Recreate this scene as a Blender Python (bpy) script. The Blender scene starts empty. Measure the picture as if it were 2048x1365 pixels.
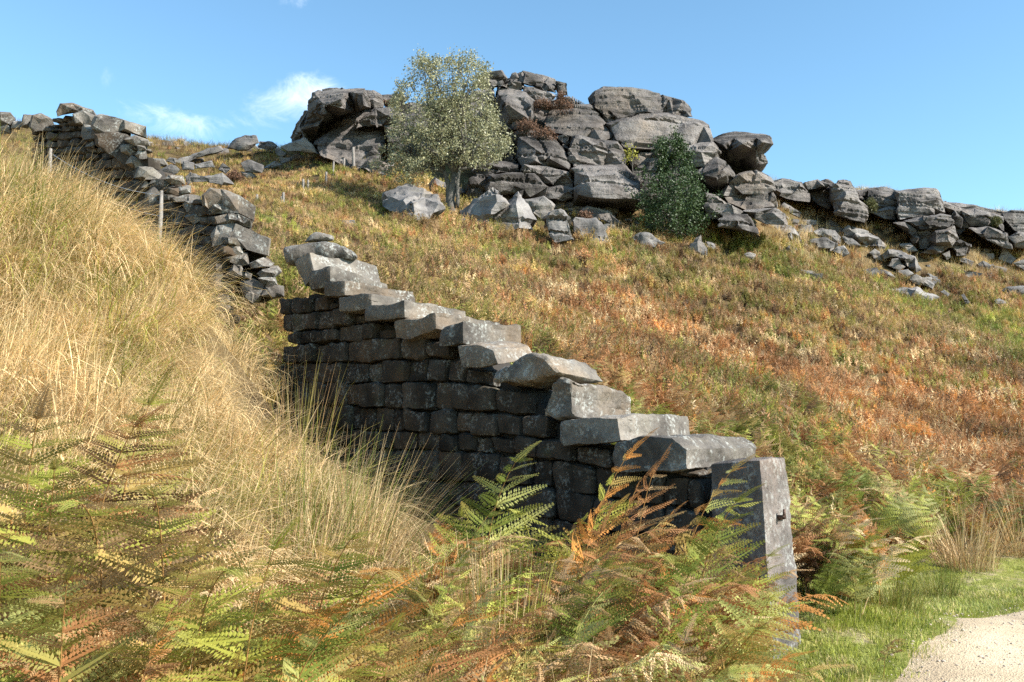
import bpy, bmesh, math, random
import numpy as np
from mathutils import Vector, Matrix, Euler
from mathutils.geometry import delaunay_2d_cdt

# ------------------------------------------------------------------ camera, sky, sun, exposure
sc = bpy.context.scene
EYE = 1.6
F_PX = 1773.0                       # focal length in pixels of a 2048 wide frame
PITCH = math.atan((880 - 682.5) / F_PX)
cam_d = bpy.data.cameras.new('camera')
cam = bpy.data.objects.new('camera', cam_d)
sc.collection.objects.link(cam)
cam_d.sensor_width = 36.0
cam_d.lens = 36.0 * F_PX / 2048.0
cam_d.clip_start = 0.05
cam_d.clip_end = 3000
cam.location = (0, 0, EYE)
cam.rotation_euler = (math.pi / 2 + PITCH, 0, 0)
sc.camera = cam

SUN_B = math.radians(26)            # sun azimuth: from +X turned towards the camera side
SUN_EL = math.radians(34)
S = Vector((math.cos(SUN_B) * math.cos(SUN_EL), -math.sin(SUN_B) * math.cos(SUN_EL), math.sin(SUN_EL)))
sun_d = bpy.data.lights.new('sun', 'SUN')
sun_d.energy = 5.0
sun_d.angle = math.radians(0.53)
sun_d.color = (1.0, 0.945, 0.86)
sun = bpy.data.objects.new('sun', sun_d)
sc.collection.objects.link(sun)
sun.rotation_euler = S.to_track_quat('Z', 'Y').to_euler()

world = bpy.data.worlds.new('World')
sc.world = world
world.use_nodes = True
wn, wl = world.node_tree.nodes, world.node_tree.links
wn.clear()
w_out = wn.new('ShaderNodeOutputWorld')
w_bg = wn.new('ShaderNodeBackground')
w_sky = wn.new('ShaderNodeTexSky')
w_sky.sky_type = 'NISHITA'
w_sky.sun_disc = False
w_sky.sun_elevation = SUN_EL
w_sky.sun_rotation = math.atan2(S.x, S.y)
w_sky.altitude = 300
w_sky.air_density = 1.0
w_sky.dust_density = 0.1
w_sky.ozone_density = 1.3
w_bg.inputs['Strength'].default_value = 0.102
wl.new(w_bg.outputs[0], w_out.inputs[0])
# thin fair-weather clouds low in the sky: noise in direction space
w_tc = wn.new('ShaderNodeTexCoord')
def wmath(op, a, b=None, c=None):
    n = wn.new('ShaderNodeMath'); n.operation = op
    for i, x in enumerate((a, b, c)):
        if x is None: continue
        if isinstance(x, (int, float)): n.inputs[i].default_value = x
        else: wl.new(x, n.inputs[i])
    return n.outputs[0]
def px_dir(u, v):
    a, b = (u - 1024) / F_PX, (682.5 - v) / F_PX
    return Vector((a, math.cos(PITCH) - b * math.sin(PITCH), math.sin(PITCH) + b * math.cos(PITCH)))
w_map = wn.new('ShaderNodeMapping')
w_map.inputs['Scale'].default_value = (1.0, 1.0, 1.9)
wl.new(w_tc.outputs['Generated'], w_map.inputs['Vector'])
w_no = wn.new('ShaderNodeTexNoise')
w_no.inputs['Scale'].default_value = 11.0
w_no.inputs['Detail'].default_value = 9.0
w_no.inputs['Roughness'].default_value = 0.66
w_no.inputs['Distortion'].default_value = 0.9
wl.new(w_map.outputs[0], w_no.inputs['Vector'])
blob_sum = None
for (u, v, su, sv, wt) in ((575, 192, 85, 32, .78), (655, 170, 45, 22, .6), (290, 232, 60, 30, .55), (420, 255, 110, 36, .5), (210, 150, 18, 20, .45),
                           (560, 0, 200, 14, .42), (250, 0, 60, 10, .42)):
    d = px_dir(u, v).normalized()
    r = Vector((d.y, -d.x, 0)).normalized(); up = r.cross(d)
    terms = []
    for ax, sg in ((r, su / F_PX), (up, sv / F_PX)):
        vm = wn.new('ShaderNodeVectorMath'); vm.operation = 'DOT_PRODUCT'
        wl.new(w_tc.outputs['Generated'], vm.inputs[0]); vm.inputs[1].default_value = ax
        q = wmath('SUBTRACT', vm.outputs['Value'], 0.0)
        q = wmath('DIVIDE', q, sg)
        terms.append(wmath('MULTIPLY', q, q))
    vm = wn.new('ShaderNodeVectorMath'); vm.operation = 'DOT_PRODUCT'
    wl.new(w_tc.outputs['Generated'], vm.inputs[0]); vm.inputs[1].default_value = d
    front = wmath('GREATER_THAN', vm.outputs['Value'], 0.0)
    g = wmath('EXPONENT', wmath('MULTIPLY', wmath('ADD', terms[0], terms[1]), -0.6))
    g = wmath('MULTIPLY', wmath('MULTIPLY', g, wt), front)
    blob_sum = g if blob_sum is None else wmath('ADD', blob_sum, g)
w_cov = wmath('ADD', wmath('MULTIPLY', w_no.outputs['Fac'], 2.1), wmath('MULTIPLY', blob_sum, 0.95))
w_rm = wn.new('ShaderNodeMapRange'); w_rm.interpolation_type = 'SMOOTHSTEP'
w_rm.inputs['From Min'].default_value = 1.48
w_rm.inputs['From Max'].default_value = 2.6
w_rm.inputs['To Max'].default_value = 0.8
wl.new(w_cov, w_rm.inputs['Value'])
w_mix = wn.new('ShaderNodeMix'); w_mix.data_type = 'RGBA'
wl.new(w_rm.outputs[0], w_mix.inputs['Factor'])
w_tint = wn.new('ShaderNodeMix'); w_tint.data_type = 'RGBA'; w_tint.blend_type = 'MULTIPLY'
w_tint.inputs['Factor'].default_value = 1.0
wl.new(w_sky.outputs[0], w_tint.inputs['A'])
w_tint.inputs['B'].default_value = (0.93, 1.19, 1.18, 1)
wl.new(w_tint.outputs['Result'], w_mix.inputs['A'])
w_mix.inputs['B'].default_value = (7.6, 8.0, 8.4, 1)
wl.new(w_mix.outputs['Result'], w_bg.inputs['Color'])

vs = sc.view_settings
vs.view_transform = 'Standard'
vs.look = 'None'
vs.exposure = 1.2
vs.gamma = 1.0
vs.use_curve_mapping = False
sc.cycles.max_bounces = 6
sc.cycles.diffuse_bounces = 2
sc.cycles.glossy_bounces = 1
sc.cycles.transmission_bounces = 2
sc.cycles.transparent_max_bounces = 4
sc.cycles.use_adaptive_sampling = True
sc.cycles.adaptive_threshold = 0.012
sc.cycles.use_denoising = False

# ------------------------------------------------------------------ helpers
rng = np.random.default_rng(7)
random.seed(7)
COL = sc.collection

def W(u, v, Y):
    d = px_dir(u, v)
    return np.array((d.x, d.y, d.z)) * (Y / d.y) + np.array((0, 0, EYE))

CROP = {0: (1, 0, 0), 1: (2.923, 0, 150), 2: (2.923, 560, 80), 3: (2.923, 1150, 130), 4: (3.737, 1500, 320),
        5: (2.923, 480, 440), 6: (2.923, 980, 680)}
def cp(c, x, y):
    s, ox, oy = CROP[c]
    return ox + x / s, oy + y / s

def _h(ix, iy, iz):
    h = (ix.astype(np.int64) * 374761393 + iy.astype(np.int64) * 668265263 + iz.astype(np.int64) * 2147483647 * 3) & 0xffffffff
    h = ((h ^ (h >> 13)) * 1274126177) & 0xffffffff
    h = ((h ^ (h >> 16)) * 2246822519) & 0xffffffff
    return ((h ^ (h >> 15)) & 0xffffff) / float(0xffffff)
def vnoise(P):
    P = np.asarray(P, float)
    i = np.floor(P); f = P - i; i = i.astype(np.int64)
    f = f * f * f * (f * (f * 6 - 15) + 10)
    o = 0
    for dx in (0, 1):
        wx = f[:, 0] if dx else 1 - f[:, 0]
        for dy in (0, 1):
            wy = f[:, 1] if dy else 1 - f[:, 1]
            for dz in (0, 1):
                wz = f[:, 2] if dz else 1 - f[:, 2]
                o = o + wx * wy * wz * _h(i[:, 0] + dx, i[:, 1] + dy, i[:, 2] + dz)
    return o * 2 - 1
def fbm(P, n=4, g=0.5):
    o = 0; a = 1.0; P = np.asarray(P, float)
    for k in range(n):
        o = o + a * vnoise(P + 17.3 * k); P = P * 2.03; a *= g
    return o

def mesh_from(name, V, Fc, mat=None, smooth=False, attrs=None):
    V = np.asarray(V, np.float32)
    me = bpy.data.meshes.new(name)
    if isinstance(Fc, np.ndarray):
        n, k = Fc.shape
        me.vertices.add(len(V)); me.vertices.foreach_set('co', V.ravel())
        me.loops.add(n * k); me.loops.foreach_set('vertex_index', Fc.astype(np.int32).ravel())
        me.polygons.add(n)
        me.polygons.foreach_set('loop_start', np.arange(0, n * k, k, dtype=np.int32))
        me.update(calc_edges=True)
        me.validate()
    else:
        me.from_pydata([tuple(map(float, p)) for p in V], [], [list(map(int, f)) for f in Fc])
    if smooth:
        me.polygons.foreach_set('use_smooth', np.ones(len(me.polygons), bool))
    for an, arr in (attrs or {}).items():
        a = me.attributes.new(an, 'FLOAT', 'POINT'); a.data.foreach_set('value', np.asarray(arr, np.float32))
    if mat: me.materials.append(mat)
    return me

def obj(name, me, parent=None, loc=(0, 0, 0), link=True):
    o = bpy.data.objects.new(name, me)
    if link: COL.objects.link(o)
    o.location = loc
    if parent: o.parent = parent
    return o
def tag(o, label=None, cat=None, group=None, kind=None):
    if label: o['label'] = label
    if cat: o['category'] = cat
    if group: o['group'] = group
    if kind: o['kind'] = kind
    return o
def empty(name, loc, label, cat, group=None, rz=0):
    o = bpy.data.objects.new(name, None); COL.objects.link(o)
    o.location = loc; o.rotation_euler = (0, 0, rz); o.empty_display_size = .1
    return tag(o, label, cat, group)

# ------------------------------------------------------------------ materials
def new_mat(name):
    m = bpy.data.materials.new(name); m.use_nodes = True
    nt = m.node_tree
    return m, nt, nt.nodes, nt.links, nt.nodes['Principled BSDF']
def ramp(N, L, src, stops):
    r = N.new('ShaderNodeValToRGB')
    e = r.color_ramp.elements
    while len(e) < len(stops): e.new(0.5)
    for el, (p, c) in zip(e, stops):
        el.position = p; el.color = (*c, 1) if len(c) == 3 else c
    L.new(src, r.inputs[0])
    return r.outputs[0]
def noise(N, L, vec, scale, detail=6, rough=.55, dist=0.0):
    n = N.new('ShaderNodeTexNoise'); n.inputs['Scale'].default_value = scale
    n.inputs['Detail'].default_value = detail; n.inputs['Roughness'].default_value = rough
    n.inputs['Distortion'].default_value = dist
    if vec is not None: L.new(vec, n.inputs['Vector'])
    return n.outputs['Fac']
def mix(N, L, fac, a, b, mode='MIX'):
    m = N.new('ShaderNodeMix'); m.data_type = 'RGBA'; m.blend_type = mode
    for key, x in (('Factor', fac), ('A', a), ('B', b)):
        if isinstance(x, (int, float)): m.inputs[key].default_value = x
        elif isinstance(x, tuple): m.inputs[key].default_value = (*x, 1)
        else: L.new(x, m.inputs[key])
    return m.outputs['Result']
def maprange(N, L, x, a, b, c=0, d=1):
    m = N.new('ShaderNodeMapRange'); m.interpolation_type = 'SMOOTHSTEP'
    m.inputs['From Min'].default_value = a; m.inputs['From Max'].default_value = b
    m.inputs['To Min'].default_value = c; m.inputs['To Max'].default_value = d
    L.new(x, m.inputs['Value']); return m.outputs[0]

def stone_mat(name, dark, mid, light, warm, scale=1.0, lichen=0.0, bump=.6, bumpdist=.02, strata=0.0, moss=0.0):
    m, nt, N, L, P = new_mat(name)
    g = N.new('ShaderNodeNewGeometry'); oi = N.new('ShaderNodeObjectInfo')
    pos = g.outputs['Position']
    off = N.new('ShaderNodeVectorMath'); off.operation = 'MULTIPLY_ADD'
    cmb = N.new('ShaderNodeCombineXYZ'); L.new(oi.outputs['Random'], cmb.inputs[0]); L.new(oi.outputs['Random'], cmb.inputs[1])
    L.new(cmb.outputs[0], off.inputs[0]); off.inputs[1].default_value = (37, 61, 0); L.new(pos, off.inputs[2])
    p = off.outputs[0]
    n1 = noise(N, L, p, 1.1 * scale, 8, .6, .3)
    base = ramp(N, L, n1, [(.36, dark), (.49, mid), (.64, light)])
    n2 = noise(N, L, p, .55 * scale, 5, .6)
    base = mix(N, L, maprange(N, L, n2, .5, .72, 0, .75), base, warm)
    n3 = noise(N, L, p, 22 * scale, 5, .7)
    base = mix(N, L, .55, base, ramp(N, L, n3, [(.25, (.35, .35, .35)), (.5, (.9, .9, .9)), (.75, (1.35, 1.32, 1.28))]), 'MULTIPLY')
    # each stone a little lighter or darker than the next
    hv = N.new('ShaderNodeMapRange'); hv.inputs['To Min'].default_value = .78; hv.inputs['To Max'].default_value = 1.2
    L.new(oi.outputs['Random'], hv.inputs['Value'])
    vm = N.new('ShaderNodeVectorMath'); vm.operation = 'SCALE'; L.new(base, vm.inputs[0]); L.new(hv.outputs[0], vm.inputs['Scale'])
    base = vm.outputs[0]
    if strata:
        mp = N.new('ShaderNodeMapping'); mp.inputs['Scale'].default_value = (.25, .25, 2.6); mp.inputs['Rotation'].default_value = (0, math.radians(5), 0)
        L.new(p, mp.inputs[0])
        ns = noise(N, L, mp.outputs[0], 1.5 * scale, 7, .62, .5)
        base = mix(N, L, strata, base, ramp(N, L, ns, [(.36, (.3, .29, .28)), (.47, (.95, .95, .95)), (.7, (1.15, 1.13, 1.1))]), 'MULTIPLY')
    if lichen:
        vo = N.new('ShaderNodeTexVoronoi'); vo.inputs['Scale'].default_value = 7.5 * scale; vo.inputs['Randomness'].default_value = 1
        wv = N.new('ShaderNodeVectorMath'); wv.operation = 'MULTIPLY_ADD'
        nw = N.new('ShaderNodeTexNoise'); nw.inputs['Scale'].default_value = 14 * scale; L.new(p, nw.inputs['Vector'])
        L.new(nw.outputs['Color'], wv.inputs[0]); wv.inputs[1].default_value = (.09, .09, .09); L.new(p, wv.inputs[2])
        L.new(wv.outputs[0], vo.inputs['Vector'])
        spot = maprange(N, L, vo.outputs['Distance'], .33, .2)
        sel = N.new('ShaderNodeSeparateColor'); L.new(vo.outputs['Color'], sel.inputs[0])
        on = maprange(N, L, sel.outputs[0], .8, .84)
        patch = maprange(N, L, noise(N, L, p, 2.3 * scale, 4, .6), .47, .62)
        mm = N.new('ShaderNodeMath'); mm.operation = 'MULTIPLY'; L.new(spot, mm.inputs[0]); L.new(on, mm.inputs[1])
        m2 = N.new('ShaderNodeMath'); m2.operation = 'MULTIPLY'; L.new(mm.outputs[0], m2.inputs[0]); m2.inputs[1].default_value = lichen * .45
        base = mix(N, L, m2.outputs[0], base, (.43, .44, .41))
        # crusty pale grey lichen film
        n5 = noise(N, L, p, 15 * scale, 9, .75)
        cr = maprange(N, L, n5, .50, .57)
        m3 = N.new('ShaderNodeMath'); m3.operation = 'MULTIPLY'; L.new(cr, m3.inputs[0]); L.new(patch, m3.inputs[1])
        m4 = N.new('ShaderNodeMath'); m4.operation = 'MULTIPLY'; L.new(m3.outputs[0], m4.inputs[0]); m4.inputs[1].default_value = lichen * .8
        base = mix(N, L, m4.outputs[0], base, (.40, .41, .38))
    if moss:
        nm = maprange(N, L, noise(N, L, p, 1.7 * scale, 5, .6), .56, .72, 0, moss)
        base = mix(N, L, nm, base, (.085, .085, .03))
    L.new(base, P.inputs['Base Color'])
    P.inputs['Roughness'].default_value = .92
    P.inputs['Specular IOR Level'].default_value = .22
    hb = noise(N, L, p, 6 * scale, 10, .68)
    b = N.new('ShaderNodeBump'); b.inputs['Strength'].default_value = bump; b.inputs['Distance'].default_value = bumpdist
    if strata:
        ad = N.new('ShaderNodeMath'); ad.operation = 'MULTIPLY_ADD'; L.new(ns, ad.inputs[0]); ad.inputs[1].default_value = 1.6; L.new(hb, ad.inputs[2])
        L.new(ad.outputs[0], b.inputs['Height'])
    else:
        L.new(hb, b.inputs['Height'])
    L.new(b.outputs[0], P.inputs['Normal'])
    return m

M_CRAG = stone_mat('gritstone_crag', (.065, .057, .052), (.16, .144, .134), (.25, .229, .213), (.19, .147, .11), scale=.55, bump=1.0, bumpdist=.2, strata=.7, moss=.10)
M_BOULDER = stone_mat('gritstone_boulder', (.10, .092, .088), (.175, .163, .155), (.25, .232, .218), (.20, .16, .122), scale=.8, bump=.8, bumpdist=.08, strata=.25, moss=.15)
M_WALL = stone_mat('gritstone_walling', (.026, .021, .016), (.05, .041, .032), (.084, .068, .052), (.08, .05, .028), scale=2.2, lichen=.45, bump=.7, bumpdist=.02, moss=.3)  # stone colours darkened beyond the coping's to deepen the shade on the wall face
M_COPE = stone_mat('gritstone_coping', (.07, .061, .053), (.135, .12, .103), (.215, .19, .16), (.18, .126, .08), scale=1.9, lichen=.8, bump=.9, bumpdist=.03, moss=.12)
M_POST = stone_mat('gritstone_gatepost', (.06, .053, .048), (.115, .102, .093), (.18, .16, .145), (.165, .118, .09), scale=1.7, lichen=.6, bump=1.0, bumpdist=.035)
m, nt, N, L, P = new_mat('wall_hearting'); P.inputs['Base Color'].default_value = (.03, .026, .022, 1); P.inputs['Roughness'].default_value = 1; M_CORE = m

def plain_mat(name, col, rough=.8, var=.35, scale=20, metal=0):
    m, nt, N, L, P = new_mat(name)
    g = N.new('ShaderNodeNewGeometry')
    n = noise(N, L, g.outputs['Position'], scale, 6, .65)
    c = ramp(N, L, n, [(.3, tuple(x * (1 - var) for x in col)), (.7, tuple(x * (1 + var) for x in col))])
    L.new(c, P.inputs['Base Color']); P.inputs['Roughness'].default_value = rough; P.inputs['Metallic'].default_value = metal
    b = N.new('ShaderNodeBump'); b.inputs['Strength'].default_value = .5; b.inputs['Distance'].default_value = .01
    L.new(n, b.inputs['Height']); L.new(b.outputs[0], P.inputs['Normal'])
    return m
M_WOOD = plain_mat('weathered_fence_wood', (.19, .17, .15), .9, .45, 30)
M_WIRE = plain_mat('galvanised_wire', (.45, .46, .48), .35, .1, 30, .9)
M_IRON = plain_mat('rusty_iron', (.09, .055, .04), .6, .5, 60, .5)
M_BARK = plain_mat('grey_bark', (.10, .09, .075), .9, .5, 9)

def foliage_mat(name, source, trans=.35, rough=.6, hue_noise=.5, spec=.3, noise_scale=3.0, attr_rand=True):
    """source: 'OBJECT' object colour, 'INSTANCER' tint attribute, or a colour tuple"""
    m, nt, N, L, P = new_mat(name)
    if source == 'OBJECT':
        oi = N.new('ShaderNodeObjectInfo'); c = oi.outputs['Color']
    elif source == 'INSTANCER':
        a = N.new('ShaderNodeAttribute'); a.attribute_type = 'INSTANCER'; a.attribute_name = 'tint'; c = a.outputs['Color']
    else:
        r = N.new('ShaderNodeRGB'); r.outputs[0].default_value = (*source, 1); c = r.outputs[0]
    at = N.new('ShaderNodeAttribute'); at.attribute_type = 'GEOMETRY'; at.attribute_name = 'rnd'
    rr = ramp(N, L, at.outputs['Fac'], [(0, (.6, .62, .55)), (.45, (1, 1, 1)), (1, (1.4, 1.32, 1.22))])
    c = mix(N, L, hue_noise, c, rr, 'MULTIPLY')
    if name.startswith('bracken'):
        tp_ = N.new('ShaderNodeAttribute'); tp_.attribute_type = 'GEOMETRY'; tp_.attribute_name = 'tip'
        oi2 = N.new('ShaderNodeObjectInfo')
        a1 = N.new('ShaderNodeMath'); a1.operation = 'MULTIPLY'; L.new(maprange(N, L, tp_.outputs['Fac'], .25, .95), a1.inputs[0]); L.new(maprange(N, L, oi2.outputs['Random'], 0, 1, 0, .6), a1.inputs[1])
        c = mix(N, L, a1.outputs[0], c, (.33, .16, .055))
    L.new(c, P.inputs['Base Color']); P.inputs['Roughness'].default_value = rough
    P.inputs['Specular IOR Level'].default_value = spec
    t = N.new('ShaderNodeBsdfTranslucent'); L.new(c, t.inputs['Color'])
    ms = N.new('ShaderNodeMixShader'); ms.inputs[0].default_value = trans
    L.new(P.outputs[0], ms.inputs[1]); L.new(t.outputs[0], ms.inputs[2])
    L.new(ms.outputs[0], nt.nodes['Material Output'].inputs['Surface'])
    return m
M_FERN = foliage_mat('bracken_leaf', 'OBJECT', .36)
M_FERN_I = foliage_mat('bracken_mass', 'INSTANCER', .32, hue_noise=.6)
M_GRASS_I = foliage_mat('grass_blade', 'INSTANCER', .32, .55, hue_noise=.9, spec=.35)
M_GRASS_O = foliage_mat('rush_blade', 'OBJECT', .3, .55, hue_noise=.9, spec=.35)
M_STALK = plain_mat('bracken_stalk', (.33, .18, .06), .5, .3, 15)
M_LEAF_TREE = foliage_mat('silvery_tree_leaf', (.265, .26, .145), .25, .5, hue_noise=1.0, spec=.5)
M_LEAF_HOLLY = foliage_mat('holly_leaf', (.042, .07, .022), .12, .5, hue_noise=1.0, spec=.35)
M_LEAF_SAP = foliage_mat('sapling_leaf', (.33, .32, .06), .4, .6, hue_noise=.7)
M_LEAF_GORSE = foliage_mat('gorse_leaf', (.10, .10, .035), .2, .6, hue_noise=.9)
M_HEATHER = foliage_mat('heather_sprig', (.15, .085, .055), .2, .8, hue_noise=1.0)

# ------------------------------------------------------------------ terrain (thin plate spline through surveyed points)
CT = []
def ct_px(u, v, Y, dz=0.0):
    p = W(u, v, Y); CT.append((p[0], p[1], p[2] + dz))
def ct(x, y, z): CT.append((x, y, z))
# level ground by the track
for x, y in ((1.5, 1), (4, 1), (8, 1), (2, 4), (5, 4), (9, 4), (1.9, 6.3), (4, 6.5), (7, 7), (12, 7), (3, 8.6), (6, 9.5), (10, 10), (16, 10), (25, 8)):
    ct(x, y, .1)
ct(3.4, 10.2, .18); ct(6.5, 11.5, .25); ct(2.3, 8.0, .15)
# hillside, right
ct_px(1800, 900, 15, -.5); ct_px(1800, 750, 24, -.4); ct_px(1800, 600, 44, -.3); ct_px(1800, 480, 55); ct_px(1800, 388, 62, -.4)
ct_px(2048, 880, 18, -.5); ct_px(2048, 720, 30, -.3); ct_px(2048, 545, 58); ct_px(2048, 420, 70, -.6); ct_px(1550, 900, 12.5, -.5)
ct_px(1560, 700, 25, -.4); ct_px(1560, 560, 37, -.3); ct_px(1600, 470, 50, 0); ct_px(1600, 370, 60, -.8)
# hillside, centre
ct_px(1300, 830, 12, -.5); ct_px(1300, 740, 16, -.45); ct_px(1300, 620, 25, -.4); ct_px(1300, 520, 35, -.3); ct_px(1300, 470, 40)
ct_px(1000, 620, 17, -.45); ct_px(1000, 520, 27, -.35); ct_px(905, 432, 38); ct_px(900, 480, 31, -.3); ct_px(800, 560, 16, -.45)
ct_px(700, 520, 19, -.45); ct_px(700, 450, 27, -.35); ct_px(650, 400, 35, -.3); ct_px(660, 330, 47)
ct_px(560, 530, 14.5, -.45); ct_px(560, 440, 24, -.4); ct_px(520, 380, 34, -.3); ct_px(450, 300, 55); ct_px(400, 380, 33, -.2)
ct_px(360, 330, 50); ct_px(300, 345, 42, -.5)
# crag mass (behind the blocks)
ct_px(1300, 330, 48); ct_px(1050, 330, 48); ct_px(1050, 215, 54); ct_px(1300, 240, 55); ct_px(750, 250, 60); ct_px(1480, 390, 50)
ct_px(620, 300, 58)
# moor beyond
ct(0, 75, 19); ct(40, 85, 17); ct(-40, 80, 24); ct(-31, 62, 23.5); ct(-45, 45, 20); ct(60, 70, 15); ct(80, 40, 6); ct(40, 25, 1.5)
ct(0, 150, 20); ct(120, 150, 16); ct(-120, 150, 28); ct(0, 500, 20); ct(400, 500, 16); ct(-400, 500, 30); ct(400, 0, -5); ct(-400, 0, 40); ct(-80, 10, 18); ct(150, 10, -2)
ct(0, -60, -1.5); ct(300, -80, -8); ct(-300, -80, 25); ct(0, -6, .1); ct(-12, -6, 1.2)
# foot of the wall, near side
WDIR = np.array((math.cos(math.radians(41.7)), -math.sin(math.radians(41.7)), 0.0))   # along the wall, downhill
NDIR = np.array((-math.sin(math.radians(41.7)), -math.cos(math.radians(41.7)), 0.0))  # out of the shaded wall face
POST = W(1520, 918, 6.2)
WP0 = POST - NDIR * .05
for t in (0.6, 2, 3.5, 5, 7, 9, 11.5, 14, 18):
    p = WP0 - WDIR * t
    base = .1 + .345 * max(0, t - .4)
    ct(p[0] + NDIR[0] * .5, p[1] + NDIR[1] * .5, base - .05)
    q = p - NDIR * 1.6
    ct(q[0], q[1], base + .18)
# left bank
ct_px(0, 265, 9.2, -.68); ct_px(130, 350, 9.4, -.68); ct_px(250, 425, 9.4, -.68); ct_px(400, 505, 9.0, -.55); ct_px(480, 600, 8.6, -.6); ct_px(520, 720, 7.9, -.6)
ct_px(560, 900, 6.9, -.35); ct_px(700, 960, 6.2, -.35); ct_px(0, 600, 6, -.6); ct_px(300, 700, 6.6, -.6); ct_px(300, 900, 5.1, -.4); ct_px(0, 900, 4.4, -.35); ct_px(560, 1050, 5.3, -.4)
ct(-2.4, 3, .55); ct(-1, 3, .3); ct(0, 3.4, .2); ct(.3, 5.2, .15); ct(-5, 3, 1.5); ct(-8, 6, 2.6); ct(-9, 10, 4.0); ct(0, 0.5, .1); ct(-4, 0, .6); ct(1, 4.8, .12)
CT = np.array(CT)
def _tps(r2): return np.where(r2 > 0, .5 * r2 * np.log(r2 + 1e-12), 0)
_n = len(CT)
_s = 50.0
_A = CT[:, :2] / _s
_K = _tps(((_A[:, None] - _A[None]) ** 2).sum(-1)) + np.eye(_n) * 2e-5
_M = np.zeros((_n + 3, _n + 3)); _M[:_n, :_n] = _K; _M[:_n, _n] = 1; _M[:_n, _n + 1:] = _A; _M[_n, :_n] = 1; _M[_n + 1:, :_n] = _A.T
_c = np.linalg.solve(_M, np.concatenate([CT[:, 2], np.zeros(3)]))
def ground(x, y):
    x = np.atleast_1d(np.asarray(x, float)); y = np.atleast_1d(np.asarray(y, float))
    o = np.empty(len(x))
    for k in range(0, len(x), 20000):
        B = np.stack([x[k:k + 20000], y[k:k + 20000]], 1) / _s
        o[k:k + 20000] = _tps(((B[:, None] - _A[None]) ** 2).sum(-1)) @ _c[:_n] + _c[_n] + B @ _c[_n + 1:]
    return o
def g1(x, y): return float(ground([x], [y])[0])
_YS = np.concatenate([np.arange(2.2, 20, .05), np.arange(20, 110, .15)])
def hit(u, v, y0=2.2, default=None):
    """first point of the ground seen through a picture point"""
    d = px_dir(u, v)
    ys = _YS[_YS >= y0]
    x = d.x / d.y * ys; z = EYE + d.z / d.y * ys
    g = ground(x, ys)
    k = np.nonzero(z <= g)[0]
    if len(k) == 0: return default
    return W(u, v, ys[k[0]])

PATH_IN = np.array([(.2, 1.0), (1.15, 3.0), (1.75, 4.6), (2.25, 5.75), (2.9, 6.7), (3.6, 7.65), (4.75, 8.65), (8, 10.2), (13, 11.5), (20, 12.2), (32, 12)])
def path_edge(y):  # x of the near-left edge for a given y
    return np.interp(y, PATH_IN[:, 1], PATH_IN[:, 0])

def axis(segs):
    out = []
    for a, b, n in segs: out += list(np.linspace(a, b, n, endpoint=False))
    return np.array(out + [segs[-1][1]])
gx = axis([(-420, -120, 12), (-120, -40, 40), (-40, -9, 62), (-9, 12, 105), (12, 45, 66), (45, 120, 40), (120, 420, 12)])
gy = axis([(-90, -10, 16), (-10, 1, 22), (1, 16, 75), (16, 70, 110), (70, 150, 40), (150, 520, 14)])
GX, GY = np.meshgrid(gx, gy)
gz = ground(GX.ravel(), GY.ravel())
pts2 = np.stack([GX.ravel(), GY.ravel(), np.zeros(GX.size)], 1)
rough = np.clip((gz - .2) / .6, 0, 1)
gz = gz + rough * (fbm(pts2 * .9, 3) * .06) + np.clip((GY.ravel() - 20) / 30, 0, 1) * fbm(pts2 * .25 + 5, 3) * .18
nx, ny = len(gx), len(gy)
idx = np.arange(nx * ny).reshape(ny, nx)
gf = np.stack([idx[:-1, :-1].ravel(), idx[:-1, 1:].ravel(), idx[1:, 1:].ravel(), idx[1:, :-1].ravel()], 1)
m, nt, N, L, P = new_mat('moor_soil_and_litter')
g = N.new('ShaderNodeNewGeometry'); pos = g.outputs['Position']
c = ramp(N, L, noise(N, L, pos, 1.3, 8, .65), [(.3, (.045, .03, .016)), (.5, (.11, .075, .035)), (.7, (.19, .135, .065))])
c = mix(N, L, maprange(N, L, noise(N, L, pos, .5, 6, .6), .5, .66, 0, .7), c, (.085, .085, .025))
sep = N.new('ShaderNodeSeparateXYZ'); L.new(pos, sep.inputs[0])
wdn = N.new('ShaderNodeVectorMath'); wdn.operation = 'DOT_PRODUCT'; L.new(pos, wdn.inputs[0]); wdn.inputs[1].default_value = tuple(NDIR)
thatch = maprange(N, L, wdn.outputs['Value'], float(np.dot(WP0, NDIR)) + 1.2, float(np.dot(WP0, NDIR)) + 2.0)   # matted dead grass on the bank
c = mix(N, L, thatch, c, ramp(N, L, noise(N, L, pos, 4, 8, .7), [(.3, (.16, .115, .055)), (.55, (.36, .27, .14)), (.7, (.48, .37, .2))]))
lawn = maprange(N, L, sep.outputs['Z'], .55, .2)            # short turf on the level ground by the track
right = maprange(N, L, sep.outputs['X'], 1.6, 2.2)
lw = N.new('ShaderNodeMath'); lw.operation = 'MULTIPLY'; L.new(lawn, lw.inputs[0]); L.new(right, lw.inputs[1])
turf = ramp(N, L, noise(N, L, pos, 3.5, 8, .7), [(.3, (.16, .19, .035)), (.5, (.28, .29, .075)), (.62, (.42, .35, .2))])
c = mix(N, L, lw.outputs[0], c, turf)
L.new(c, P.inputs['Base Color']); P.inputs['Roughness'].default_value = 1; P.inputs['Specular IOR Level'].default_value = .1
b = N.new('ShaderNodeBump'); b.inputs['Strength'].default_value = .9; b.inputs['Distance'].default_value = .08
L.new(noise(N, L, pos, 9, 10, .75), b.inputs['Height']); L.new(b.outputs[0], P.inputs['Normal'])
gme = mesh_from('ground', np.stack([GX.ravel(), GY.ravel(), gz], 1), gf, m, True)
tag(obj('ground', gme), 'moorland hillside of soil and leaf litter rising to the crag', kind='structure')

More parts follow.
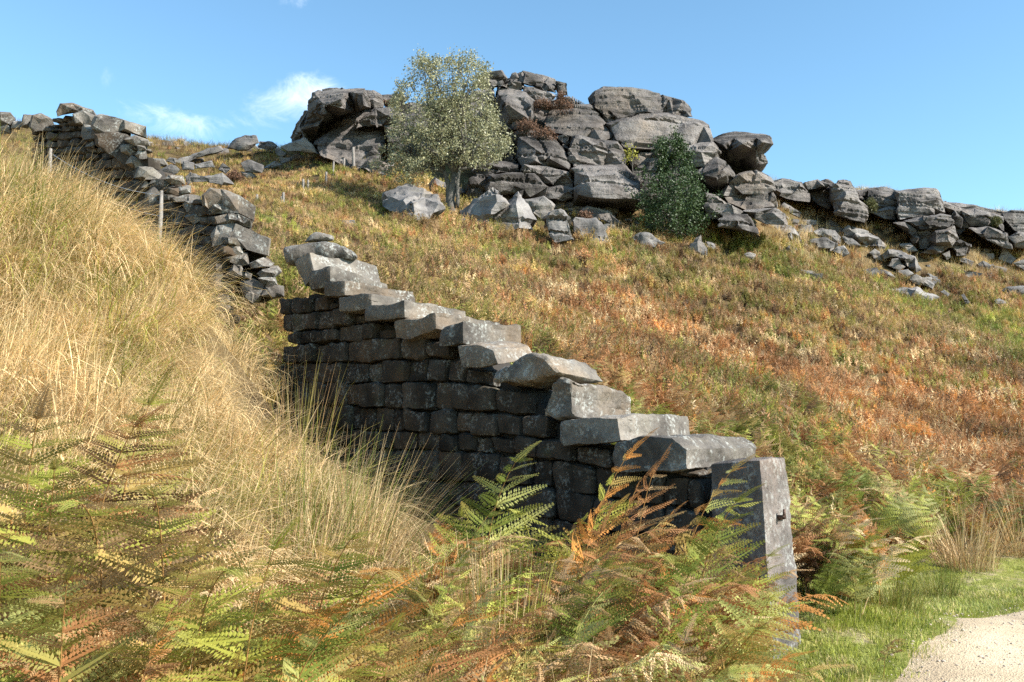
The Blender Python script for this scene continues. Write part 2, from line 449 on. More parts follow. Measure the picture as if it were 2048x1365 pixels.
# gravel track in the lower right corner
m, nt, N, L, P = new_mat('sandy_gravel')
g = N.new('ShaderNodeNewGeometry'); pos = g.outputs['Position']
c = ramp(N, L, noise(N, L, pos, 2.0, 8, .7), [(.3, (.32, .24, .15)), (.5, (.45, .35, .225)), (.7, (.55, .45, .31))])
vo = N.new('ShaderNodeTexVoronoi'); vo.inputs['Scale'].default_value = 80; L.new(pos, vo.inputs['Vector'])
sepc = N.new('ShaderNodeSeparateColor'); L.new(vo.outputs['Color'], sepc.inputs[0])
c = mix(N, L, .6, c, ramp(N, L, sepc.outputs[0], [(0, (.8, .8, .8)), (.5, (1, 1, 1)), (1, (1.12, 1.1, 1.08))]), 'MULTIPLY')
L.new(c, P.inputs['Base Color']); P.inputs['Roughness'].default_value = 1
b = N.new('ShaderNodeBump'); b.inputs['Strength'].default_value = .5; b.inputs['Distance'].default_value = .012
ad = N.new('ShaderNodeMath'); ad.operation = 'ADD'; L.new(vo.outputs['Distance'], ad.inputs[0]); L.new(noise(N, L, pos, 14, 8, .7), ad.inputs[1])
L.new(ad.outputs[0], b.inputs['Height']); L.new(b.outputs[0], P.inputs['Normal'])
ts = np.linspace(0, 1, 160)
seg = np.concatenate([[0], np.cumsum(np.linalg.norm(np.diff(PATH_IN, axis=0), axis=1))]); seg /= seg[-1]
e_in = np.stack([np.interp(ts ** 1.5, seg, PATH_IN[:, 0]), np.interp(ts ** 1.5, seg, PATH_IN[:, 1])], 1)
tan = np.gradient(e_in, axis=0); tan /= np.linalg.norm(tan, axis=1)[:, None]
nor = np.stack([tan[:, 1], -tan[:, 0]], 1)
PV = []
K = 14
for j in range(K + 1):
    p = e_in + nor * (3.4 * j / K)
    if j == 0: p = p - nor * (.16 * fbm(np.c_[e_in * 1.6, np.zeros(160)], 3, .5))[:, None]
    zz = ground(p[:, 0], p[:, 1]) + (.022 if j else -.03)
    PV.append(np.c_[p, zz])
PV = np.concatenate(PV)
ii = np.arange(160 * (K + 1)).reshape(K + 1, 160)
pf = np.stack([ii[:-1, :-1].ravel(), ii[1:, :-1].ravel(), ii[1:, 1:].ravel(), ii[:-1, 1:].ravel()], 1)
tag(obj('path', mesh_from('path', PV, pf, m, True)), 'pale sandy gravel track in the lower right corner', kind='structure')

# ------------------------------------------------------------------ rock building
def rockify(V, Fc, name, mat, L=.2, smooth_it=1, amp=.05, freq=1.0, strata=0.0, sfreq=1.0, seed=0, sm=.4, tilt=(0.05, 0, 1), maxit=7, shade=True, beds=0.0, bedtilt=.06):
    """closed polyhedron -> evenly subdivided weathered stone"""
    bm = bmesh.new()
    vs_ = [bm.verts.new(tuple(map(float, p))) for p in V]
    for f in Fc:
        try: bm.faces.new([vs_[i] for i in f])
        except ValueError: pass
    bmesh.ops.recalc_face_normals(bm, faces=bm.faces)
    bmesh.ops.triangulate(bm, faces=bm.faces)
    for it in range(maxit):
        es = [e for e in bm.edges if e.calc_length() > L * 1.45]
        if not es: break
        bmesh.ops.subdivide_edges(bm, edges=es, cuts=1, use_grid_fill=False)
        bmesh.ops.triangulate(bm, faces=[f for f in bm.faces if len(f.verts) > 3])
    for _ in range(smooth_it):
        bmesh.ops.smooth_vert(bm, verts=bm.verts, factor=sm, use_axis_x=True, use_axis_y=True, use_axis_z=True)
    bm.normal_update()
    P_ = np.array([v.co[:] for v in bm.verts]); Nn = np.array([v.normal[:] for v in bm.verts])
    q = P_ + seed * 13.7
    d = fbm(q * freq, 4, .55) * amp
    if strata:
        zc = q @ np.array(tilt)
        sv = np.stack([q[:, 0] * .16, q[:, 1] * .16, zc * sfreq], 1)
        st = vnoise(sv * 1.0) * .6 + vnoise(sv * 2.3 + 9) * .5
        lam = np.abs(vnoise(sv * np.array((1.2, 1.2, 1.4)) + 31))
        st = np.clip(st, -.5, .6) - 1.5 * np.clip(.10 - lam, 0, .10) / .10
        hor = np.sqrt(np.clip(1 - Nn[:, 2] ** 2, 0, 1))
        d = d + strata * st * (.25 + .75 * hor)
    if beds:
        rb = random.Random(seed * 7 + 1)
        zc = P_[:, 2] + P_[:, 0] * bedtilt + .10 * fbm(q * np.array((.35, .35, .2)), 2)
        lo_, hi_ = zc.min(), zc.max()
        lv = [lo_ - 1]
        zz_ = lo_ + rb.uniform(.3, 1) * beds
        while zz_ < hi_ - .15 * beds:
            lv.append(zz_); zz_ += beds * rb.uniform(.45, 1.6)
        lv = np.array(lv)
        k_ = np.clip(np.searchsorted(lv, zc) - 1, 0, len(lv) - 1)
        offs = np.array([rb.uniform(-1, 1) for _ in lv]) * .13 * min(1, beds)
        hor = np.sqrt(np.clip(1 - Nn[:, 2] ** 2, 0, 1))
        dist = np.min(np.abs(zc[:, None] - lv[None]), 1)
        d = d + hor * (offs[k_] - np.where(dist < L * .55, .16 * min(1, beds + .2), 0))
        for _v in range(rb.choice((0, 1, 1, 2))):           # upright joints
            a_ = rb.uniform(-.5, .5); xc = P_[:, 0] * math.cos(a_) + P_[:, 1] * math.sin(a_) + P_[:, 2] * rb.uniform(-.25, .25) + .12 * fbm(q * .6, 2)
            x0_ = xc.min() + (xc.max() - xc.min()) * rb.uniform(.2, .8); zr = rb.choice(lv)
            d = d - np.where((np.abs(xc - x0_) < L * .5) & (zc > zr) & (Nn[:, 1] < -.2), .16, 0)
    P_ = P_ + Nn * d[:, None]
    for v, p in zip(bm.verts, P_): v.co = p
    me = bpy.data.meshes.new(name)
    bm.to_mesh(me); bm.free()
    if shade: me.polygons.foreach_set('use_smooth', np.ones(len(me.polygons), bool))
    me.set_sharp_from_angle(angle=math.radians(34))
    me.materials.append(mat)
    return me

_seed = [0]
def traced(crop, pts, Y, T, mat, name='block', L=.22, amp=.05, freq=1.1, strata=0.0, sfreq=1.0, interior=None, inset=.94, edge=.10, shrink=.9, smooth_it=1,
           lean=0.0, dpts=None, parent=None, sm=.4, skew=(0, 0), shade=True, beds=0.0, bedtilt=.06):
    """rock from its outline: stands at distance Y, thickness T; the rim lies further back than the front face"""
    _seed[0] += 1
    uv = [cp(crop, x, y) for x, y in pts]
    n = len(uv)
    A = np.array(uv)
    c = A.mean(0)
    vmin, vmax = A[:, 1].min(), A[:, 1].max()
    def back(v): return lean * (vmax - v) / max(1e-6, vmax - vmin)      # top further back than the foot
    front = [(u, v, (dpts[i] if dpts else edge * T) + back(v)) for i, (u, v) in enumerate(uv)]
    if interior is None:
        r_ = random.Random(_seed[0])
        ins = []
        for i in range(n):
            k = inset + r_.uniform(-.07, .05)
            q = c + np.array(skew) * (A.max(0) - A.min(0)) + (A[i] - c) * k
            ins.append((q[0], q[1], r_.uniform(-.06, .04) * T + back(q[1])))
        for i in range(4):
            q = c + np.array((r_.uniform(-.3, .3), r_.uniform(-.28, .28))) * (A.max(0) - A.min(0))
            ins.append((q[0], q[1], r_.uniform(-.11, -.01) * T + back(q[1])))
    else:
        ins = []
        for it in interior:
            u, v = cp(crop, it[0], it[1]); ins.append((u, v, it[2] + back(v)))
    allp = front + ins
    v2 = [Vector((p[0], -p[1])) for p in allp]
    edges = [(i, (i + 1) % n) for i in range(n)]
    ov, oe, of, oidx, _, _ = delaunay_2d_cdt(v2, edges, [list(range(n))], 1, 1e-4)
    src = [o[0] if o else None for o in oidx]
    V3 = []
    for k, s_ in enumerate(src):
        d = allp[s_][2] if s_ is not None else 0.0
        V3.append(W(ov[k][0], -ov[k][1], Y + d))
    # rim as present in the triangulation
    cnt = {}
    for f in of:
        for a, b in zip(f, list(f[1:]) + [f[0]]):
            cnt[(a, b)] = cnt.get((a, b), 0) + 1
    rim = [(a, b) for (a, b) in cnt if (b, a) not in cnt]
    Fs = [list(f) for f in of]
    bk = {}
    for a, b in rim:
        for q in (a, b):
            if q not in bk:
                u, v = ov[q][0], -ov[q][1]
                u2, v2_ = c[0] + (u - c[0]) * shrink, c[1] + (v - c[1]) * shrink
                bk[q] = len(V3); V3.append(W(u2, v2_, Y + T + back(v2_)))
    cb = len(V3); V3.append(W(c[0], c[1], Y + T * 1.1 + back(c[1])))
    for a, b in rim:
        Fs.append([b, a, bk[a], bk[b]])
        Fs.append([bk[b], bk[a], cb])
    V3 = np.array(V3)
    # origin at the foot
    lo = V3[:, 2].min(); o3 = np.array((V3[:, 0].mean(), V3[:, 1].mean(), lo))
    me = rockify(V3 - (o3 if parent is None else np.array(parent.location)), Fs, name, mat, L, smooth_it, amp, freq, strata, sfreq, _seed[0], sm, shade=shade, beds=beds, bedtilt=bedtilt)
    return obj(name, me, parent, tuple(o3) if parent is None else (0, 0, 0))

def vadd(pts, dx, dy): return [(x + dx, y + dy) for x, y in pts]

# ------------------------------------------------------------------ the crag: outcrops of stacked gritstone blocks
def crag_Y(v): return 41.5 + (422 - v) / 257 * 5.5
def outcrop(name, label, blocks, dY, loc_px):
    p = W(*loc_px); p[2] = g1(p[0], p[1])
    e = empty(name, tuple(p), label, 'rock outcrop', 'outcrops along the gritstone edge')
    for bl in blocks:
        crop, T, st, pts = bl[:4]
        kw = bl[4] if len(bl) > 4 else {}
        kw = dict(kw)
        vm_ = np.mean([cp(crop, x, y)[1] for x, y in pts])
        Y = kw.pop('Y', None)
        if Y is None: Y = crag_Y(vm_) + dY + kw.pop('dy', 0)
        nm = kw.pop('name', 'block')
        q_ = np.array(pts, float); q_ = q_.mean(0) + (q_ - q_.mean(0)) * 1.035; pts = [tuple(p_) for p_ in q_]
        kw.setdefault('L', .12); kw.setdefault('smooth_it', 0); kw.setdefault('beds', .32 if st >= .2 else (.55 if st >= .12 else 1.1)); kw.setdefault('bedtilt', .1)
        traced(crop, pts, Y - T * .3, T, M_CRAG, nm, parent=e, strata=.05, sfreq=kw.pop('sfreq', 1.4), **kw)
    return e

outcrop('rock_outcrop', 'leftmost big outcrop with a dark overhanging slab above a pale rounded boulder', [
    (2, 6, .10, [(65, 595), (110, 500), (155, 425), (185, 440), (165, 520), (180, 575), (230, 600), (210, 640), (130, 620)], dict(dy=3)),
    (2, 7, .14, [(165, 430), (175, 355), (205, 310), (262, 300), (380, 292), (490, 290), (520, 350), (522, 398), (440, 425), (330, 458), (270, 508), (235, 560), (200, 585), (150, 578), (135, 520)],
     dict(interior=[(255, 380, -1.6), (360, 345, -1.9), (480, 318, -1.9), (275, 318, .6), (400, 306, .6), (260, 430, -1.2), (380, 408, -1.3), (490, 385, -1.3), (220, 500, 1.2), (250, 470, .8)],
          dpts=[1.2, 1.0, 1.3, 1.3, 1.4, 1.4, .9, .3, 2.2, 3.2, 3.6, 3.8, 3.5, 2.6, 1.8], dy=-1)),
    (2, 3, .08, [(258, 312), (252, 294), (290, 285), (345, 284), (384, 292), (372, 308), (310, 314)], dict(dy=1)),
    (2, 3, .08, [(195, 345), (190, 312), (228, 296), (262, 310), (266, 345), (230, 352)], dict(dy=1)),
    (2, 4, .06, [(498, 350), (500, 298), (545, 298), (585, 325), (592, 388), (552, 400), (520, 386)], {}),
    (2, 8, .05, [(212, 612), (268, 545), (330, 482), (420, 432), (540, 395), (596, 410), (620, 500), (625, 580), (605, 680), (560, 760), (500, 775), (440, 765), (370, 750), (320, 710), (255, 700), (225, 675)],
     dict(lean=3.5, amp=.12)),
    (2, 4, .08, [(436, 522), (455, 480), (560, 402), (640, 398), (712, 440), (706, 492), (602, 499), (520, 504)], dict(dy=-1.2)),
    (2, 4, .08, [(604, 500), (700, 490), (722, 560), (705, 640), (640, 640), (612, 570)], dict(dy=-.5)),
    (2, 3, .08, [(575, 325), (640, 326), (712, 318), (740, 350), (712, 378), (640, 388), (598, 368)], dict(dy=1.5)),
    (2, 3, .05, [(478, 750), (520, 712), (592, 715), (640, 745), (620, 790), (540, 790)], dict(dy=-2)),
    (2, 5, .05, [(160, 470), (300, 420), (560, 380), (600, 480), (560, 620), (200, 640)], dict(dy=2.5)),
    (2, 7, .10, [(690, 400), (760, 372), (880, 385), (960, 345), (1060, 352), (1130, 318), (1200, 420), (1200, 700), (1040, 760), (860, 740), (690, 700), (640, 600)], dict(dy=1.5, lean=4)),
], 3.5, (720, 330, 50))

outcrop('rock_outcrop', 'tall central buttress of stacked pale blocks behind the silvery tree', [
    (2, 4, .08, [(1150, 262), (1190, 200), (1290, 183), (1320, 225), (1296, 268), (1250, 272), (1240, 292), (1180, 295)], {}),
    (2, 6, .07, [(1272, 280), (1340, 288), (1420, 312), (1482, 365), (1482, 440), (1455, 490), (1370, 522), (1322, 528), (1290, 562), (1252, 520), (1258, 400)],
     dict(interior=[(1318, 372, -.9), (1470, 382, -.6), (1465, 470, -.8), (1322, 515, -1.2), (1290, 330, .8), (1400, 340, .5), (1285, 470, .9)], dpts=[2.2, 1.8, 1.4, .8, .5, .3, -.2, .3, 1.5, 2.6, 2.8])),
    (2, 3, .05, [(1292, 268), (1348, 234), (1410, 250), (1422, 282), (1380, 304), (1330, 288)], dict(dy=-.3)),
    (2, 2, .04, [(1328, 242), (1352, 194), (1372, 205), (1372, 244), (1350, 252)], dict(dy=1)),
    (2, 2, .04, [(1364, 246), (1370, 206), (1412, 198), (1420, 244), (1390, 252)], dict(dy=.8)),
    (2, 3.5, .07, [(1404, 252), (1428, 190), (1530, 214), (1600, 234), (1622, 272), (1612, 314), (1560, 304), (1480, 274)], dict(lean=1)),
    (2, 3, .12, [(1414, 272), (1480, 276), (1560, 302), (1604, 328), (1574, 364), (1500, 362), (1430, 318)], dict(dy=-.2)),
    (2, 2, .04, [(1620, 305), (1618, 245), (1668, 258), (1678, 322), (1645, 330)], {}),
    (2, 3.5, .08, [(1440, 350), (1500, 350), (1580, 362), (1690, 338), (1740, 372), (1720, 395), (1600, 396), (1470, 396)], dict(dy=.8)),
    (2, 6, .06, [(1480, 385), (1600, 388), (1720, 394), (1810, 404), (1862, 432), (1905, 490), (1962, 560), (1974, 608), (1880, 592), (1770, 582), (1650, 552), (1598, 542), (1540, 484), (1478, 462)],
     dict(lean=2.5)),
    (2, 4, .05, [(1322, 528), (1400, 518), (1490, 536), (1594, 572), (1600, 600), (1500, 604), (1400, 590), (1335, 575)], {}),
    (2, 5, .09, [(1386, 680), (1388, 600), (1402, 572), (1500, 575), (1600, 590), (1662, 640), (1688, 700), (1682, 752), (1560, 744), (1420, 737)], dict(dy=-.4)),
    (2, 3, .05, [(1604, 562), (1660, 552), (1708, 558), (1708, 590), (1690, 650), (1644, 628)], dict(dy=.3)),
    (2, 5, .20, [(1688, 640), (1708, 570), (1740, 553), (1880, 588), (1972, 598), (2018, 655), (2008, 742), (1880, 740), (1720, 734), (1686, 690)], dict(sfreq=2.2)),
    (2, 4, .06, [(1120, 765), (1160, 738), (1290, 713), (1396, 730), (1404, 794), (1250, 788), (1150, 796)], {}),
    (2, 5, .08, [(1408, 765), (1428, 733), (1560, 743), (1690, 775), (1728, 830), (1722, 874), (1600, 856), (1540, 848), (1480, 800), (1412, 794)], dict(dy=-.2)),
    (2, 4, .05, [(1082, 905), (1108, 812), (1150, 786), (1245, 798), (1240, 895), (1172, 935), (1100, 935)], {}),
    (2, 4, .07, [(1222, 872), (1234, 800), (1300, 786), (1480, 788), (1552, 860), (1538, 925), (1470, 922), (1420, 912), (1380, 896), (1280, 906), (1228, 896)], dict(dy=-.8)),
    (2, 4, .07, [(1536, 870), (1640, 855), (1724, 872), (1720, 925), (1650, 950), (1560, 935), (1538, 918)], dict(dy=-.2)),
    (2, 7, .08, [(1718, 765), (1760, 738), (2000, 742), (2060, 795), (2108, 832), (2110, 960), (2060, 1018), (1960, 1004), (1830, 980), (1720, 968), (1716, 860)],
     dict(interior=[(1800, 790, -.5), (1960, 780, -.4), (2060, 850, -.2), (2080, 930, -.5), (1960, 930, -1.0), (1830, 920, -.9), (1750, 900, -.3), (1750, 780, .1)],
          dpts=[.9, 1.2, 1.5, 1.2, .8, .6, 2.6, 2.8, 2.2, 1.6, .8])),
    (2, 5, .05, [(1120, 300), (1250, 290), (1270, 420), (1262, 560), (1330, 580), (1390, 600), (1390, 720), (1250, 720), (1130, 740), (1080, 600)], dict(dy=2)),
    (2, 4, .05, [(1240, 895), (1400, 900), (1540, 930), (1720, 950), (1720, 1010), (1500, 1010), (1240, 990)], dict(dy=.5)),
], 0, (1150, 400, 42))

# fluted block on the skyline: upright thin plates side by side
e = empty('fluted_rock', tuple(W(1163, 217, 46.4)), 'small fluted rock of upright thin plates on the skyline', 'rock', None)
for k in range(9):
    x = 1706 + k * 12
    top = 326 + k * 7.5
    o_ = traced(2, [(x, top), (x + 9, top + 3), (x + 13, 402 + k * .8), (x + 5, 402 + k * .8)], 46.0 + (k % 2) * .1, .5, M_CRAG, 'plate', L=.3, amp=.01, parent=e, smooth_it=1)

outcrop('rock_outcrop', 'broad right-hand buttress with a thinly layered cap above the dark holly', [
    (3, 6, .30, [(84, 195), (120, 160), (170, 135), (300, 129), (420, 152), (490, 174), (560, 192), (630, 214), (668, 258), (678, 302), (600, 304), (500, 294), (350, 296), (240, 326), (190, 336), (150, 290), (96, 250)],
     dict(sfreq=2.6, lean=1.5)),
    (3, 7, .09, [(190, 345), (250, 318), (380, 296), (540, 284), (640, 308), (740, 328), (778, 355), (798, 440), (792, 474), (700, 474), (560, 480), (470, 504), (300, 504), (268, 494), (238, 430), (198, 365)], dict(dy=-.3, lean=1)),
    (3, 6, .10, [(468, 512), (540, 480), (700, 470), (800, 458), (838, 510), (828, 548), (760, 594), (700, 596), (600, 566), (500, 554)], dict(dy=-.2)),
    (3, 5, .16, [(343, 560), (380, 508), (470, 508), (548, 540), (572, 582), (544, 644), (450, 686), (380, 676), (348, 634)], dict(dy=.6, sfreq=2.0)),
    (3, 5, .05, [(708, 632), (770, 585), (830, 543), (892, 578), (928, 650), (902, 702), (852, 758), (790, 742), (748, 692)],
     dict(interior=[(760, 650, -.6), (840, 610, -.8), (900, 650, -.6), (830, 665, -.9)], dpts=[.8, .9, 1.2, 1.1, .6, .9, 2.6, 2.2, 1.2], dy=-.8)),
    (3, 6, .07, [(856, 768), (900, 684), (960, 640), (1060, 618), (1122, 650), (1158, 690), (1162, 732), (1100, 754), (980, 760)], dict(dy=.3)),
    (3, 5, .05, [(866, 772), (1000, 764), (1142, 752), (1174, 830), (1110, 856), (1000, 856), (900, 806)], dict(dy=-.2, lean=1)),
    (3, 5, .10, [(738, 830), (752, 748), (830, 763), (900, 808), (985, 858), (998, 896), (940, 905), (870, 905), (780, 905)], dict(dy=-.8)),
    (3, 4, .10, [(996, 858), (1172, 838), (1218, 870), (1234, 934), (1120, 930), (1048, 895)], dict(dy=-.6)),
    (3, 4, .08, [(835, 905), (930, 868), (1012, 875), (1058, 940), (1066, 985), (940, 960), (845, 945)], dict(dy=-1.2)),
    (3, 6, .05, [(330, 650), (400, 560), (480, 550), (720, 600), (770, 760), (760, 970), (400, 990), (330, 850)], dict(dy=1.8)),
    (3, 3, .05, [(40, 850), (110, 832), (200, 870), (262, 925), (240, 945), (120, 930), (40, 905)], dict(dy=-1.2)),
    (3, 5, .05, [(0, 240), (90, 240), (200, 340), (250, 460), (340, 520), (340, 660), (240, 620), (120, 560), (0, 500)], dict(dy=1.8)),
], .8, (1430, 440, 42))

outcrop('rock_outcrop', 'dark jutting prow of rock overhanging at the right end of the main crag', [
    (3, 7, .20, [(797, 437), (870, 409), (945, 396), (1090, 409), (1135, 419), (1153, 465), (1105, 522), (1122, 572), (1085, 624), (990, 630), (930, 650), (900, 594), (840, 546), (828, 492)],
     dict(interior=[(870, 470, -1.6), (980, 462, -2.2), (1095, 452, -2.2), (900, 505, -.6), (1060, 500, -1.0), (960, 560, 1.0), (1060, 580, .6), (930, 430, -.6), (1060, 428, -.8)],
          dpts=[.6, .9, 1.2, 1.0, .2, -.6, .8, .9, 2.2, 2.4, 2.6, 1.8, 1.2, .6], sfreq=1.8)),
], 2.6, (1480, 345, 46))

outcrop('rock_outcrop', 'low broken grey edge running down the skyline at the far right', [
    (4, 5, .10, [(165, 165), (240, 143), (380, 168), (402, 200), (442, 240), (444, 314), (330, 306), (260, 290), (200, 265), (170, 215)], dict(Y=54)),
    (4, 3, .08, [(384, 207), (420, 175), (500, 158), (592, 190), (560, 207), (440, 217)], dict(Y=54)),
    (4, 5, .06, [(440, 225), (510, 203), (592, 200), (604, 300), (592, 366), (500, 336), (445, 306)], dict(Y=55.5)),
    (4, 6, .12, [(600, 195), (640, 183), (760, 193), (807, 235), (812, 300), (872, 350), (888, 400), (852, 466), (740, 446), (640, 406), (618, 340), (600, 300)], dict(Y=53.5)),
    (4, 3, .08, [(528, 162), (568, 147), (624, 174), (600, 190), (556, 184)], dict(Y=55)),
    (4, 3, .08, [(636, 188), (660, 154), (700, 151), (752, 164), (770, 198), (700, 199)], dict(Y=54)),
    (4, 6, .12, [(800, 240), (880, 214), (1000, 204), (1104, 228), (1104, 320), (1100, 436), (1040, 412), (930, 392), (888, 370), (870, 310), (810, 286)], dict(Y=57)),
    (4, 4, .08, [(905, 395), (1050, 343), (1096, 360), (1086, 446), (1000, 440)], dict(Y=56)),
    (4, 6, .20, [(1088, 236), (1300, 214), (1380, 219), (1417, 265), (1444, 340), (1456, 394), (1380, 410), (1250, 430), (1120, 446), (1094, 400)], dict(Y=55.5)),
    (4, 5, .14, [(1155, 460), (1300, 424), (1420, 408), (1504, 418), (1519, 480), (1480, 515), (1330, 526), (1260, 526)], dict(Y=54)),
    (4, 5, .06, [(1254, 532), (1380, 516), (1522, 498), (1554, 600), (1512, 655), (1400, 660), (1270, 668)],
     dict(Y=54, interior=[(1385, 540, -.8), (1480, 535, -1.0), (1500, 615, -1.0), (1385, 620, -.8), (1320, 600, .6)])),
    (4, 4, .12, [(1270, 695), (1380, 640), (1512, 636), (1440, 690), (1390, 712)], dict(Y=53.6)),
    (4, 5, .08, [(1440, 345), (1530, 375), (1584, 440), (1574, 506), (1530, 486), (1496, 420)], dict(Y=59)),
    (4, 5, .10, [(1570, 375), (1680, 364), (1800, 394), (1894, 428), (1894, 530), (1800, 496), (1640, 496), (1598, 440)], dict(Y=60)),
    (4, 5, .10, [(1635, 512), (1780, 498), (1922, 550), (1954, 664), (1890, 656), (1760, 596)], dict(Y=58.5)),
    (4, 5, .10, [(1880, 400), (1950, 374), (2110, 386), (2110, 545), (1980, 536), (1900, 444)], dict(Y=61)),
    (4, 5, .10, [(1930, 575), (2000, 538), (2110, 556), (2110, 666), (1980, 648)], dict(Y=59)),
    (4, 4, .16, [(150, 170), (400, 190), (620, 205), (640, 330), (600, 390), (420, 330), (190, 280)], dict(Y=57)),
    (4, 4, .16, [(590, 215), (820, 225), (1110, 240), (1110, 420), (900, 410), (640, 390)], dict(Y=58.5)),
    (4, 4, .16, [(1080, 250), (1440, 320), (1620, 380), (1640, 500), (1560, 560), (1500, 500), (1250, 460), (1090, 450)], dict(Y=60)),
    (4, 4, .16, [(1560, 370), (1900, 410), (2110, 410), (2110, 600), (1960, 640), (1780, 570), (1620, 510)], dict(Y=62.5)),
    (4, 3, .10, [(1500, 640), (1560, 610), (1640, 640), (1620, 720), (1540, 720)], dict(Y=54.5)),
    (4, 3, .08, [(1440, 312), (1540, 318), (1700, 346), (1900, 394), (1880, 420), (1700, 386), (1560, 376), (1450, 352)], dict(Y=63)),
    (4, 4, .08, [(1066, 470), (1160, 463), (1252, 520), (1274, 580), (1232, 625), (1186, 562)], dict(Y=54)),
], 0, (1800, 480, 55))

